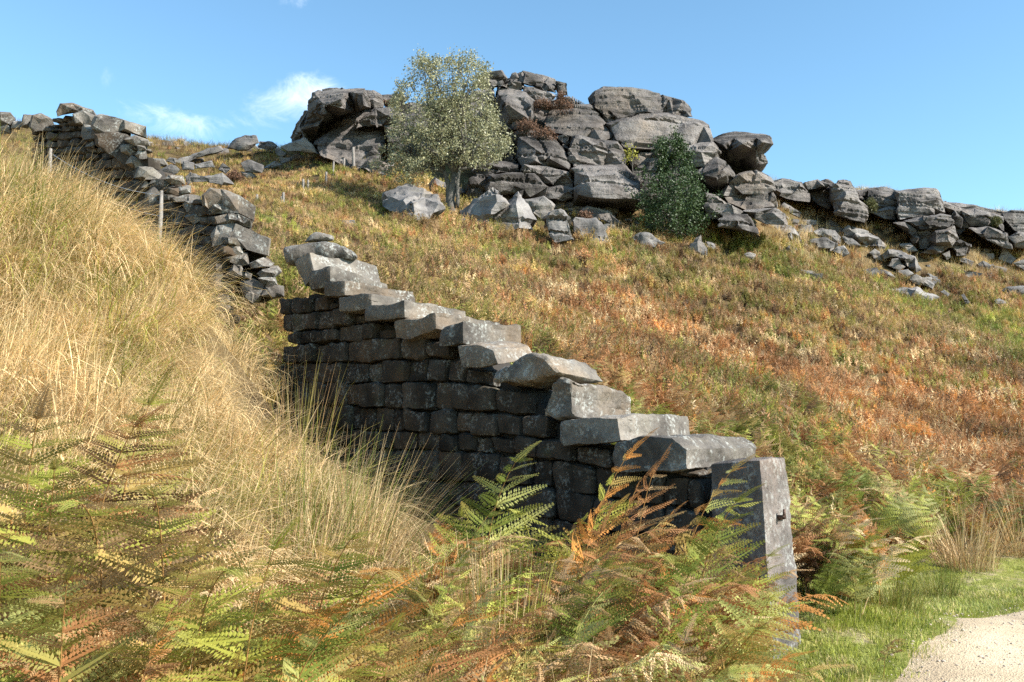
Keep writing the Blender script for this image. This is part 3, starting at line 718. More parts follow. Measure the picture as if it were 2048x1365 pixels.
# ------------------------------------------------------------------ fallen boulders
B = [  # crop, outline, thickness factor, label, extra
    (2, [(580, 935), (600, 890), (690, 850), (740, 835), (830, 872), (850, 895), (920, 910), (972, 970), (976, 992), (870, 1044), (780, 1054), (700, 1024), (640, 1004), (590, 975)], 1.0,
     'big flat-topped boulder with a shaded left face, left of the silvery tree', dict(interior=[(660, 925, .0), (780, 950, -2.0), (930, 950, -.9), (785, 1000, -2.1), (720, 885, .8), (850, 918, -.4)],
      dpts=[.9, 1.2, 1.9, 2.2, 1.6, 1.0, .3, -.5, -.6, -1.4, -2.1, -1.0, -.2, .6])),
    (2, [(690, 856), (740, 834), (800, 850), (850, 892), (780, 886), (700, 872)], .8, 'mossy greenish slab lying on top of the flat-topped boulder', dict(dy=.9, moss=1)),
    (2, [(1056, 1005), (1130, 950), (1244, 863), (1284, 880), (1284, 925), (1324, 962), (1232, 1016), (1204, 1094), (1130, 1098), (1058, 1050)], .8, 'dark slanting boulder right beside the foot of the silvery tree',
     dict(interior=[(1180, 960, .5), (1260, 900, -.6), (1270, 955, -.8), (1190, 1040, -.3), (1110, 1020, .3)], dpts=[1.2, 1.0, .6, 0, -.4, -.6, -.8, -.4, .2, .8])),
    (2, [(1212, 1035), (1260, 1000), (1392, 888), (1432, 932), (1504, 1054), (1484, 1116), (1400, 1108), (1310, 1126), (1222, 1096)], .8, 'pointed pyramid-shaped boulder below the central buttress',
     dict(interior=[(1380, 960, -.5), (1400, 1060, -.9), (1300, 1050, -.3), (1450, 1040, -.5)], dpts=[.6, .4, .3, .2, .2, -.2, -.6, -.3, .2])),
    (2, [(1426, 935), (1540, 918), (1604, 970), (1600, 1020), (1530, 1046), (1478, 1010)], .8, 'grey block wedged behind the pointed boulder', {}),
    (2, [(1543, 1045), (1580, 1012), (1640, 990), (1690, 1040), (1705, 1100), (1724, 1172), (1610, 1196), (1562, 1140)], .7, 'pale upright slab with a crack along its right edge', {}),
    (2, [(1698, 1048), (1720, 1033), (1850, 1048), (1902, 1100), (1934, 1206), (1850, 1200), (1780, 1186), (1730, 1160)], .7, 'pale pinkish upright slab just right of the cracked slab', {}),
    (2, [(1640, 990), (1690, 968), (1762, 998), (1770, 1040), (1700, 1036)], .7, 'rounded grey boulder perched behind the two pale slabs', dict(dy=.8)),
    (2, [(1758, 1000), (1800, 973), (1922, 998), (1988, 1084), (1930, 1090), (1850, 1052)], .7, 'smooth low boulder sloping right, under the central buttress', dict(dy=.6)),
    (2, [(330, 1082), (350, 1056), (440, 1052), (464, 1088), (380, 1098)], .7, 'small grey stone alone in bracken above the wall top', {}),
    (2, [(1058, 1094), (1048, 1048), (1090, 1043), (1124, 1104)], .7, 'small pale stone at the right foot of the silvery tree', {}),
    (3, [(662, 1075), (700, 1015), (735, 993), (772, 1080), (772, 1120), (710, 1110)], .7, 'pale upright stone with a dark left side, below the holly',
     dict(interior=[(715, 1030, -.4), (745, 1060, -.3), (720, 1090, -.5)], dpts=[.5, .4, .2, -.1, -.3, -.2])),
    (3, [(768, 1064), (768, 1035), (800, 1038), (842, 1072), (800, 1086)], .7, 'low grey stone touching the pale upright stone below the holly', {}),
    (3, [(325, 1015), (380, 983), (450, 988), (534, 1042), (470, 1070), (380, 1048)], .7, 'low brownish boulder left of the holly foot', {}),
    (3, [(1095, 942), (1150, 928), (1270, 938), (1312, 1000), (1374, 1070), (1290, 1066), (1200, 996)], .5, 'long flat slab sloping down the bank, right of the crag foot', dict(inset=.85)),
    (4, [(430, 614), (480, 588), (560, 578), (644, 620), (622, 656), (500, 660)], .6, 'flat pale slab at the lower end of the sloping slab', {}),
    (4, [(465, 532), (540, 508), (640, 528), (684, 590), (672, 624), (560, 584), (490, 558)], .6, 'grey tilted slab above the flat pale slab', {}),
    (4, [(228, 344), (250, 318), (300, 348), (384, 400), (372, 434), (290, 394)], .6, 'dark wedge-shaped boulder on pale grass under the edge', {}),
    (4, [(292, 474), (320, 443), (367, 450), (362, 480)], .7, 'small dark block below the dark wedge boulder', {}),
    (4, [(566, 484), (600, 443), (694, 500), (684, 540), (620, 514)], .6, 'whitish broken stone just left of the long leaning boulder', {}),
    (4, [(688, 532), (740, 488), (800, 508), (880, 538), (960, 598), (1034, 652), (970, 696), (880, 646), (780, 606), (700, 566)], .8, 'long leaning boulder, largest of the scree on the right slope',
     dict(interior=[(780, 530, -.3), (880, 575, -.6), (960, 640, -.6), (800, 580, -.8)])),
    (4, [(612, 684), (650, 648), (700, 643), (739, 700), (700, 726)], .8, 'dark squat boulder below the long leaning boulder', {}),
    (4, [(688, 572), (760, 588), (824, 642), (740, 648), (698, 606)], .6, 'low stone tucked under the long leaning boulder', {}),
    (4, [(886, 694), (930, 663), (970, 688), (994, 756), (930, 746)], .7, 'upright grey stone between two leaning boulders', {}),
    (4, [(982, 714), (1030, 668), (1130, 688), (1232, 728), (1294, 820), (1242, 856), (1180, 806), (1100, 728), (1000, 746)], .7, 'arched boulder leaning over smaller scree, lower right slope',
     dict(interior=[(1060, 700, -.5), (1160, 740, -.7), (1240, 800, -.8)])),
    (4, [(1016, 794), (1060, 738), (1110, 733), (1169, 802), (1120, 826), (1050, 806)], .7, 'rounded stone in the hollow of the arched boulder', {}),
    (4, [(946, 834), (980, 813), (1040, 838), (1094, 884), (1000, 876)], .5, 'flat grey stone left of the lowest scree', {}),
    (4, [(1106, 836), (1180, 818), (1224, 852), (1170, 876)], .6, 'small flat stone beneath the rounded hollow stone', {}),
    (4, [(1190, 886), (1240, 858), (1300, 888), (1384, 930), (1374, 976), (1300, 938), (1210, 918)], .6, 'broken slab at the foot of the arched boulder', {}),
    (4, [(1326, 850), (1400, 876), (1436, 930), (1380, 916)], .6, 'thin leaning slab right of the broken slab', {}),
    (4, [(946, 970), (1000, 943), (1180, 958), (1250, 953), (1304, 988), (1414, 1028), (1330, 1060), (1220, 1050), (1080, 1026), (990, 988)], .6, 'long low boulder with dark left face, alone in the lower bracken',
     dict(interior=[(1070, 985, .2), (1240, 970, -.9), (1200, 1035, -.9), (1310, 1020, -.4)], dpts=[.6, .7, .4, .2, .2, .1, -.2, -.6, -.3, .2])),
    (4, [(1876, 980), (1920, 958), (2080, 942), (2080, 1026), (1960, 1006)], .6, 'dark flat boulder cut by the right picture edge', {}),
    (4, [(1826, 1054), (1860, 1033), (1914, 1055), (1909, 1086), (1840, 1076)], .7, 'small pale stone below the boulder at the right edge', {}),
    (4, [(1856, 744), (1890, 648), (1994, 742), (1950, 776)], .6, 'triangular grey slab leaning under the far right edge', {}),
    (4, [(1966, 774), (2080, 738), (2080, 840), (2000, 806)], .6, 'dark stone at right edge beside the triangular slab', {}),
    (4, [(1546, 754), (1600, 728), (1684, 760), (1654, 798)], .6, 'flat grey stone in scree beneath the beaked rock', {}),
    (4, [(1700, 780), (1740, 760), (1800, 790), (1780, 825), (1720, 812)], .7, 'pale squarish stone in scree near the triangular slab', {}),
    (4, [(1440, 705), (1490, 680), (1500, 730), (1470, 750)], .7, 'pale small stone directly under the beaked rock', {}),
    (4, [(1115, 634), (1200, 618), (1259, 682), (1180, 696)], .6, 'low grey stone left of the beaked rock', {}),
    (4, [(1418, 985), (1450, 970), (1500, 1000), (1480, 1022)], .6, 'little dark stone right of the long low boulder', {}),
    (4, [(1575, 1010), (1600, 1000), (1640, 1070), (1615, 1080)], .7, 'narrow dark stone in bracken, far lower right', {}),
    (4, [(205, 850), (230, 818), (242, 852)], .9, 'tiny pale stone alone in mid-slope bracken', {}),
    (3, [(985, 1105), (1020, 1095), (1056, 1110), (1045, 1140), (1005, 1130)], .6, 'small grey stone in bracken right of the pale upright stone', {}),
    (5, [(1015, 370), (1050, 340), (1110, 350), (1135, 400), (1090, 430), (1040, 410)], .6, 'half-buried grey stone behind the coping of the near wall', {}),
    (5, [(1350, 400), (1390, 378), (1440, 395), (1440, 420), (1380, 425)], .6, 'low pale stone in bracken uphill of the coping', {}),
    (1, [(1328, 428), (1380, 380), (1430, 354), (1500, 353), (1518, 400), (1450, 434), (1390, 446)], .8, 'rounded boulder alone on the skyline left of the crag', dict(Y=52)),
    (1, [(1025, 508), (1160, 453), (1290, 416), (1314, 438), (1180, 480), (1060, 526)], .5, 'long thin slab sloping along the left skyline', dict(Y=50)),
    (1, [(966, 505), (990, 480), (1034, 490), (1026, 526)], .7, 'small stone at the lower end of the skyline slab', dict(Y=46)),
    (1, [(1506, 424), (1520, 388), (1590, 393), (1628, 420), (1560, 446)], .7, 'dark broken stones between skyline boulder and crag', dict(Y=53)),
    (1, [(1636, 424), (1720, 390), (1780, 368), (1834, 410), (1866, 466), (1760, 448), (1680, 448)], .6, 'pale sloping slab at the left foot of the crag', dict(Y=48)),
    (1, [(1696, 485), (1740, 453), (1779, 482), (1720, 497)], .7, 'small stone below the pale slab by the crag', {}),
    (1, [(836, 505), (870, 488), (960, 493), (984, 534), (870, 542)], .6, 'pale flat rock just right of the far wall end', dict(Y=36)),
    (1, [(914, 566), (1000, 523), (1049, 552), (1034, 588), (950, 588)], .6, 'grey slab below the pale flat rock by the far wall', dict(Y=33)),
    (1, [(1076, 596), (1110, 563), (1180, 590), (1240, 600), (1230, 625), (1130, 630), (1088, 648)], .6, 'grey boulder in the rubble left of the bracken slope', dict(Y=37)),
    (1, [(1170, 600), (1300, 573), (1366, 640), (1300, 640), (1230, 625)], .6, 'low grey slab at the top edge of the bracken slope', dict(Y=37)),
    (1, [(1066, 555), (1078, 508), (1134, 518), (1136, 556)], .7, 'squarish stone under the skyline slab', dict(Y=42)),
    (1, [(1134, 524), (1240, 503), (1256, 540), (1140, 552)], .6, 'low stone right of the squarish stone under the skyline slab', dict(Y=42)),
    (1, [(1276, 555), (1300, 513), (1354, 546), (1320, 582)], .7, 'dark stone between heather tufts on the left slope', dict(Y=41)),
    (1, [(1408, 514), (1450, 498), (1544, 530), (1534, 576), (1430, 572)], .6, 'pale block amid heather below the skyline boulder', dict(Y=44)),
    (1, [(1536, 546), (1610, 503), (1664, 527), (1600, 546)], .6, 'low pale stone above the far fence posts', {}),
    (1, [(1410, 570), (1470, 570), (1500, 600), (1440, 605)], .6, 'flat stone below the pale block in heather', {}),
]
M_MOSSY = stone_mat('mossy_boulder', (.10, .11, .06), (.17, .18, .09), (.24, .25, .14), (.2, .2, .09), scale=1.2, bump=.7, bumpdist=.06, moss=.4)
for crop, pts, tf, label, kw in B:
    kw = dict(kw)
    A = np.array([cp(crop, x, y) for x, y in pts])
    k = A[:, 1].argmax()
    Y = kw.pop('Y', None)
    if Y is None:
        h_ = hit(A[k, 0], A[k, 1], 11)
        Y = h_[1] if h_ is not None else 45
    Y += kw.pop('dy', 0) - .6
    ext = (A.max(0) - A.min(0)) * Y / F_PX
    T = max(.5, tf * (ext[0] * .55 + ext[1] * .5) * 1.2)
    sc_ = max(.08, min(.2, ext.max() / 14))
    mt = M_MOSSY if kw.pop('moss', 0) else M_BOULDER
    if 'interior' in kw:
        f_ = T / 3.0
        kw['interior'] = [(a, b, d * f_) for a, b, d in kw['interior']]
        if 'dpts' in kw: kw['dpts'] = [d * f_ for d in kw['dpts']]
    o = traced(crop, pts, Y - (0 if 'interior' in kw else .0), T, mt, 'boulder', L=sc_, amp=.055 * ext.max() ** .5, freq=1.5, strata=.05, sfreq=2, sm=.3, smooth_it=0, beds=(ext[1] * .55 if ext[1] > 1.3 else 0), **kw)
    tag(o, label, 'boulder', 'fallen boulders on the slope')

# ------------------------------------------------------------------ dry stone wall
WD2, ND2 = Vector(WDIR), Vector(NDIR)
CP0 = WP0 + NDIR * .14
def on_plane(u, v, p0, n):
    d = np.array(px_dir(u, v)); e = np.array((0, 0, EYE))
    return e + d * (np.dot(p0 - e, n) / np.dot(d, n))
def t_of(p): return float(-(np.dot(p - WP0, WDIR)))
def wall_pt(u, v): return on_plane(u, v, WP0, NDIR)
def wz(u, v):
    p = wall_pt(u, v); return t_of(p), p[2]

wall1 = empty('dry_stone_wall', tuple(WP0 - WDIR * 2.5 + np.array((0, 0, 0)) - np.array((0, 0, WP0[2] - .6))), 'near dry stone wall stepping down to the gatepost, with big overhanging coping slabs', 'stone wall', 'broken sections of one dry stone wall')
pmid = WP0 - WDIR * 7.2
wall2 = empty('dry_stone_wall', (pmid[0], pmid[1], g1(pmid[0], pmid[1])), 'middle dry stone wall stub with a ragged broken end, seen above the grass bank', 'stone wall', 'broken sections of one dry stone wall')
pfar = WP0 - WDIR * 10.5
wall3 = empty('dry_stone_wall', (pfar[0], pfar[1], g1(pfar[0], pfar[1])), 'farthest uphill dry stone wall section topped by a pale tilted slab, upper left', 'stone wall', 'broken sections of one dry stone wall')

def cope(crop, end, right, hs=1.0, amp=.022, L=.05, lift=0.0, parent=wall1, dz_at=None, smooth_it=3, name='coping_stone', taper=1.0):
    """end: outline of the shaded end (picture points, on the wall side), first two = front edge top, bottom; right = (x, ytop) far end of the sunlit side's top edge"""
    _seed[0] += 1
    E = [on_plane(*cp(crop, x, y), CP0, NDIR) for x, y in end]
    c0 = E[0]
    R = on_plane(*cp(crop, *right), c0, WDIR)
    ln = float(np.dot(R - c0, -NDIR))
    dz = R[2] - c0[2]
    E = np.array(E)
    zb = E[:, 2].min()
    cen = E.mean(0)
    Bk = cen + (E - cen) * taper
    Bk[:, 2] = zb + (Bk[:, 2] - zb) * hs
    Bk = Bk - NDIR * ln; Bk[:, 2] += dz + (E[0, 2] - zb) * (1 - hs)
    n = len(E)
    V = np.concatenate([E, Bk])
    Fs = [list(range(n)), list(range(2 * n - 1, n - 1, -1))] + [[i, (i + 1) % n, n + (i + 1) % n, n + i] for i in range(n)]
    me = rockify(V - np.array(parent.location), Fs, name, M_COPE, L, smooth_it, amp * 1.3, 3.6, .006, 8, _seed[0], .4)
    return obj(name, me, parent), E, ln

COPES = [
    # crop, end outline (front top, front bottom, ... round), right
    (5, [(525, 272), (525, 365), (470, 395), (408, 412), (404, 345), (430, 305)], (868, 372)),
    (5, [(612, 360), (612, 437), (490, 447), (487, 382), (505, 368)], (1020, 418)),
    (5, [(765, 428), (768, 512), (680, 530), (577, 532), (580, 460)], (1165, 492)),
    (5, [(958, 475), (960, 570), (860, 582), (732, 587), (730, 520), (760, 508)], (1332, 528)),
    (5, [(1140, 540), (1142, 634), (1080, 665), (960, 712), (905, 694), (904, 595), (940, 575), (1040, 565)], (1538, 592)),
    (5, [(1300, 592), (1302, 722), (1230, 730), (1158, 738), (1165, 660), (1190, 625), (1240, 605)], (1638, 622)),
    (5, [(1480, 765), (1510, 850), (1400, 862), (1296, 868), (1274, 738), (1340, 735), (1420, 742)], (1695, 728)),
    (6, [(330, 92), (400, 190), (330, 222), (200, 240), (60, 252), (18, 238), (60, 162), (130, 92), (230, 54)], (640, 165)),
    (6, [(480, 225), (482, 450), (380, 468), (304, 440), (322, 330), (348, 245), (400, 216)], (838, 320)),
    (6, [(745, 447), (765, 592), (600, 608), (430, 620), (412, 588), (414, 482), (520, 458)], (1165, 445)),
    (6, [(1060, 567), (1150, 640), (1152, 758), (1000, 768), (720, 772), (716, 690), (736, 606), (880, 575)], (1490, 565)),
]
for i, (c_, end, right) in enumerate(COPES):
    cope(c_, end, right, hs=.95, amp=.03 if i in (7, 8) else .018, L=.042 if i < 7 else .036, smooth_it=5 if i in (7, 8) else 1, taper=.9 if i in (7, 8) else .97)
# the high end: big tilted block and two rounded boulders behind it
cope(5, [(402, 180), (432, 318), (412, 345), (366, 402), (345, 350), (308, 240), (345, 205)], (812, 262), hs=.9, L=.06, smooth_it=1)
traced(5, [(248, 200), (250, 166), (310, 150), (400, 128), (500, 118), (560, 130), (640, 168), (702, 212), (690, 240), (560, 240), (440, 220), (350, 262), (275, 268)], W(600, 500, 9.9)[1], .6, M_COPE, 'coping_stone', L=.06, amp=.03, freq=2.5, parent=wall1, smooth_it=3)
traced(5, [(366, 135), (400, 100), (440, 74), (500, 84), (548, 98), (556, 124), (470, 126)], 10.2, .4, M_COPE, 'coping_stone', L=.06, amp=.02, freq=2.5, parent=wall1, smooth_it=3)

def profile(px):
    a = [wz(u, v) for u, v in px]
    a.sort(); return np.array(a)
TOP1 = profile([(1418, 952), (1300, 948), (1236, 945), (1232, 902), (1125, 905), (1090, 848), (1000, 772), (925, 738), (918, 700), (880, 694), (800, 685), (735, 642), (690, 628), (650, 606), (615, 592), (603, 596), (570, 604), (500, 622)])
TOP2 = profile([(432, 415), (425, 396), (405, 400), (385, 408), (360, 412), (332, 425)])
TOP3 = profile([(410, 395), (385, 392), (340, 400), (322, 375), (300, 352), (288, 318), (265, 300), (235, 266), (180, 248), (150, 234), (115, 238), (60, 262), (20, 266)])
for w_ in (wall1, wall2, wall3): w_['kind'] = 'thing'
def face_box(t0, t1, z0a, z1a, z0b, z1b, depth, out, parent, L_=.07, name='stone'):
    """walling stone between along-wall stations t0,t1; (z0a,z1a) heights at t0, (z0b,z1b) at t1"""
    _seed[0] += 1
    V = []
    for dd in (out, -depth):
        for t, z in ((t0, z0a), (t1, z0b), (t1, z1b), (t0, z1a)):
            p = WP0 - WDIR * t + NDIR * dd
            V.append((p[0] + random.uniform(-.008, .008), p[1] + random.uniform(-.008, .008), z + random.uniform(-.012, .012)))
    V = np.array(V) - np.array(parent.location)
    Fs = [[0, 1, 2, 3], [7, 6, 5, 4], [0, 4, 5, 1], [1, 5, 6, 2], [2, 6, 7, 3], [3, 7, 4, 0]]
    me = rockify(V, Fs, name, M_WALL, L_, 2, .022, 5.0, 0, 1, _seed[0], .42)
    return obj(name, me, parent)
def courses(parent, top, t0, t1, slope, hmin, hmax, wmin, wmax, zlo, zhi, bury=.15, tref=0.0, L_=.06, ragged=0.0, endrag=0.0):
    z = zlo
    n = 0
    while z < zhi:
        h = random.uniform(hmin, hmax)
        t = t0 - random.uniform(0, .2); s0 = t0 + ragged * random.random(); t1e = t1 - endrag * random.random()
        while t < t1:
            w_ = random.uniform(wmin, wmax) * (1.0 if h < .2 else 1.1)
            a, b_ = max(t, s0), min(t + w_, t1e)
            t += w_
            if b_ - a < .08: continue
            mid = (a + b_) / 2
            wob = vnoise(np.array([[a * .9, z * 3, 1.0], [b_ * .9, z * 3, 1.0], [a * .9, (z + h) * 3, 1.0], [b_ * .9, (z + h) * 3, 1.0]])) * .045
            za, zb = z + slope * (a - tref) + wob[0], z + slope * (b_ - tref) + wob[1]
            hb_ = wob[3] - wob[1]; ha_ = wob[2] - wob[0]
            tp = float(np.interp(mid, top[:, 0], top[:, 1])) + .05
            pm = WP0 - WDIR * mid + NDIR * .1
            gd = g1(pm[0], pm[1])
            if (za + zb) / 2 + h < gd - bury: continue
            zt = min(h, tp - (za + zb) / 2)
            if zt < .05: continue
            gp = .004
            face_box(a + gp, b_ - gp, za + gp, za + zt + ha_ - gp, zb + gp, zb + zt + hb_ - gp, .26, random.uniform(-.045, .045), parent, L_); n += 1
        z += h
    return n
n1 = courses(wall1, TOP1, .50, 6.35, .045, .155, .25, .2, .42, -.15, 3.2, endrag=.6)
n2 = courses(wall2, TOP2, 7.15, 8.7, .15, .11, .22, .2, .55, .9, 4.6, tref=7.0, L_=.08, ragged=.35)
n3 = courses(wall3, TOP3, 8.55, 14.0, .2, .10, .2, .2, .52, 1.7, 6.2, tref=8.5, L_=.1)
print('wall stones', n1, n2, n3)
def core(parent, top, t0, t1, depth=.62, drop=-.05):
    tt = np.linspace(t0, t1, 40)
    zt = np.interp(tt, top[:, 0], top[:, 1]) - drop
    V, Fs = [], []
    for t, z in zip(tt, zt):
        for dd in (-.14, -depth):
            p = WP0 - WDIR * t + NDIR * dd
            V.append((p[0], p[1], g1(p[0], p[1]) - .4)); V.append((p[0], p[1], z))
    V = np.array(V) - np.array(parent.location)
    for k in range(39):
        a = 4 * k; b_ = a + 4
        Fs += [[a, b_, b_ + 1, a + 1], [a + 2, a + 3, b_ + 3, b_ + 2], [a + 1, b_ + 1, b_ + 3, a + 3]]
    Fs += [[0, 1, 3, 2], [4 * 39, 4 * 39 + 2, 4 * 39 + 3, 4 * 39 + 1]]
    obj('hearting', mesh_from('hearting', V, Fs, M_CORE), parent)
core(wall1, TOP1, .52, 5.6)
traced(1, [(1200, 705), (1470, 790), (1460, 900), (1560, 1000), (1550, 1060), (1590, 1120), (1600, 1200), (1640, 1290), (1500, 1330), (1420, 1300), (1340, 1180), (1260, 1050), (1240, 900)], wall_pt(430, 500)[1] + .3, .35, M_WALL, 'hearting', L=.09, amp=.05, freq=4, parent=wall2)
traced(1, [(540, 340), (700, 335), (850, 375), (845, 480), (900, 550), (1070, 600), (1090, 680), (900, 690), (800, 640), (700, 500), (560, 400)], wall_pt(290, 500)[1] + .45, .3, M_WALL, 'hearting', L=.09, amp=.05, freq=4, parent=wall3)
core(wall2, TOP2, 7.6, 8.7, .3, .12)
core(wall3, TOP3, 9.0, 14.0, .3, .1)
# broken ends and loose tops of the two upper sections: big stones one by one
def end_stones(parent, lst, Yf, T=.55, L_=.07, mat=None):
    for pts in lst:
        us = np.mean([cp(1, x, y)[0] for x, y in pts])
        Y = Yf(us)
        traced(1, pts, Y, T, mat or M_COPE, 'stone', L=L_, amp=.02, freq=3.0, parent=parent, smooth_it=0, inset=.96, edge=.08, shrink=.95, skew=(.02, .0))
def wall_Y(u):
    p = wall_pt(u, 500); return p[1]
end_stones(wall2, [
    [(1180, 705), (1230, 663), (1290, 668), (1400, 708), (1494, 770), (1484, 854), (1390, 806), (1300, 756), (1220, 776), (1183, 764)],
    [(1220, 792), (1240, 758), (1290, 750), (1392, 780), (1404, 810), (1240, 818)],
    [(1253, 834), (1330, 813), (1392, 815), (1469, 852), (1464, 890), (1380, 866), (1260, 870)],
    [(1228, 934), (1270, 880), (1370, 863), (1470, 908), (1582, 960), (1576, 1066), (1440, 1026), (1340, 981), (1240, 1006)],
    [(1263, 1044), (1280, 1000), (1340, 973), (1424, 1000), (1428, 1050), (1330, 1066)],
    [(1298, 1074), (1350, 1038), (1442, 1048), (1459, 1114), (1400, 1116), (1340, 1096)],
    [(1458, 1104), (1540, 1063), (1609, 1100), (1584, 1124), (1470, 1130)],
    [(1496, 1164), (1530, 1133), (1622, 1127), (1642, 1150), (1602, 1190), (1520, 1186)],
    [(1516, 1192), (1600, 1188), (1614, 1224), (1560, 1232)],
    [(1336, 1154), (1360, 1098), (1412, 1108), (1424, 1174), (1370, 1196)],
    [(1416, 1184), (1440, 1148), (1474, 1165), (1464, 1196)],
    [(1406, 1214), (1480, 1188), (1544, 1230), (1524, 1316), (1470, 1346), (1430, 1296)],
    [(1516, 1294), (1545, 1238), (1600, 1222), (1659, 1238), (1659, 1296), (1590, 1306)],
    [(1006, 724), (1100, 698), (1174, 713), (1154, 744), (1020, 746)],
    [(956, 794), (1030, 753), (1079, 780), (1010, 826)],
    [(1073, 774), (1080, 738), (1174, 728), (1184, 794), (1090, 806)],
    [(841, 794), (850, 688), (900, 653), (964, 700), (1004, 730), (1034, 757), (960, 786), (900, 806)],
    [(1080, 830), (1180, 790), (1230, 800), (1240, 850), (1130, 880)],
    [(1000, 850), (1080, 810), (1110, 860), (1040, 900)],
    [(1110, 900), (1180, 860), (1240, 880), (1235, 940), (1140, 960)],
], lambda u: wall_Y(u) + .12 if u < 430 else wall_Y(430) - (u - 430) * .0012)
end_stones(wall3, [
    [(323, 214), (345, 163), (420, 163), (500, 195), (545, 212), (565, 240), (480, 240), (425, 224), (370, 234), (335, 246)],
    [(420, 230), (480, 205), (560, 235), (560, 292), (500, 300), (440, 285)],
    [(526, 294), (553, 238), (590, 228), (720, 263), (858, 298), (862, 374), (820, 360), (700, 330), (600, 350), (536, 320)],
    [(476, 344), (488, 288), (532, 298), (549, 338)],
    [(474, 344), (530, 333), (614, 363), (604, 390), (486, 380)],
    [(606, 374), (640, 333), (704, 338), (729, 365), (724, 404), (676, 396)],
    [(731, 379), (790, 358), (864, 385), (874, 414), (790, 416)],
    [(800, 412), (850, 415), (856, 440), (810, 440)],
    [(500, 420), (545, 385), (560, 400), (548, 430)],
    [(700, 410), (780, 405), (800, 440), (770, 470), (710, 450)],
    [(790, 470), (810, 425), (855, 445), (858, 490), (815, 490)],
    [(740, 520), (770, 478), (830, 490), (842, 530), (790, 545)],
    [(790, 600), (815, 545), (890, 545), (945, 590), (930, 612), (850, 610)],
    [(820, 660), (850, 610), (880, 630), (870, 670)],
    [(870, 640), (890, 612), (935, 620), (930, 645)],
    [(912, 630), (940, 608), (968, 625), (960, 645)],
    [(975, 660), (1000, 638), (1032, 655), (1010, 672)],
    [(1010, 690), (1050, 655), (1110, 655), (1112, 690), (1050, 700)],
    [(960, 690), (985, 668), (1040, 672), (1030, 700)],
    [(950, 610), (990, 588), (1070, 590), (1080, 640), (1000, 640)],
    [(60, 315), (74, 268), (132, 272), (114, 325)],
    [(118, 305), (138, 233), (187, 238), (164, 315)],
    [(176, 305), (190, 238), (242, 228), (304, 258), (324, 314), (200, 335)],
    [(-30, 225), (0, 218), (60, 223), (88, 260), (62, 295), (-30, 295)],
    [(-40, 300), (20, 280), (70, 300), (60, 340), (-40, 350)],
], lambda u: wall_Y(min(u, 290)) + .05 - max(0, u - 290) * .004)

# gatepost
def post_pt(u, v, side):
    return on_plane(u, v, POST, WDIR if side == 'lit' else NDIR)
A_ = POST; Lf = post_pt(1420, 926, 'dark'); Rt = post_pt(1571, 913, 'lit')
Ab = post_pt(1549, 1318, 'dark'); Lb = post_pt(1433, 1318, 'dark'); Rb = Ab + (post_pt(1606, 1300, 'lit') - post_pt(1549, 1318, 'lit')) * np.array((1, 1, 0))
bk_t = Lf + (Rt - A_); bk_b = Lb + (Rb - Ab)
for q in (Ab, Lb, Rb, bk_b): q[2] = .0
foot = (Ab + bk_b) / 2; foot[2] = .05
post = empty('gatepost', tuple(foot), 'tall squared stone gatepost with a rusty hinge pin, at the wall end', 'gatepost')
V = np.array([A_, Rt, bk_t, Lf, Ab, Rb, bk_b, Lb]); V[:4, 2] = [A_[2], A_[2] + .012, A_[2] - .01, A_[2] - .035]
Fs = [[0, 1, 2, 3], [7, 6, 5, 4], [0, 4, 5, 1], [1, 5, 6, 2], [2, 6, 7, 3], [3, 7, 4, 0]]
obj('shaft', rockify(V - foot, Fs, 'shaft', M_POST, .028, 2, .010, 8.0, 0, 1, 5, .4), post)
def tube(path, radii, sides=8, cap=True):
    path = np.asarray(path, float); n = len(path)
    if np.isscalar(radii): radii = [radii] * n
    tg = np.gradient(path, axis=0); tg /= np.linalg.norm(tg, axis=1)[:, None] + 1e-9
    V, Fc = [], []
    ref = np.array((0, 0, 1.0)) if abs(tg[0][2]) < .9 else np.array((1.0, 0, 0))
    a = np.cross(tg[0], ref); a /= np.linalg.norm(a)
    ang = np.linspace(0, 2 * math.pi, sides, endpoint=False)
    for k in range(n):
        a = a - tg[k] * np.dot(a, tg[k]); a /= np.linalg.norm(a) + 1e-9
        b_ = np.cross(tg[k], a)
        V.append(path[k] + radii[k] * (np.cos(ang)[:, None] * a + np.sin(ang)[:, None] * b_))
    V = np.concatenate(V)
    for k in range(n - 1):
        for s in range(sides):
            s2 = (s + 1) % sides
            Fc.append([k * sides + s, k * sides + s2, (k + 1) * sides + s2, (k + 1) * sides + s])
    if cap:
        Fc.append(list(range(sides - 1, -1, -1))); Fc.append([(n - 1) * sides + s for s in range(sides)])
    return V, Fc
pin = post_pt(1553, 1034, 'lit')
pn = WDIR
v_, f_ = tube([pin - pn * .05, pin + pn * .045, pin + pn * .065 + (0, 0, .004)], [.014, .014, .013])
pp = obj('hinge_pin', mesh_from('hinge_pin', v_ - foot, f_, M_IRON, True), post)
v_, f_ = tube([pin + pn * .058 + (0, 0, -.012), pin + pn * .06 + (0, 0, .055)], [.012, .010])
obj('pin_peg', mesh_from('pin_peg', v_ - foot, f_, M_IRON, True), pp)
v_, f_ = tube([pin + pn * .02 + (0, 0, -.01), pin + pn * .03 - NDIR * .07 + (0, 0, -.012)], [.013, .009])
obj('pin_strap', mesh_from('pin_strap', v_ - foot, f_, M_IRON, True), pp)

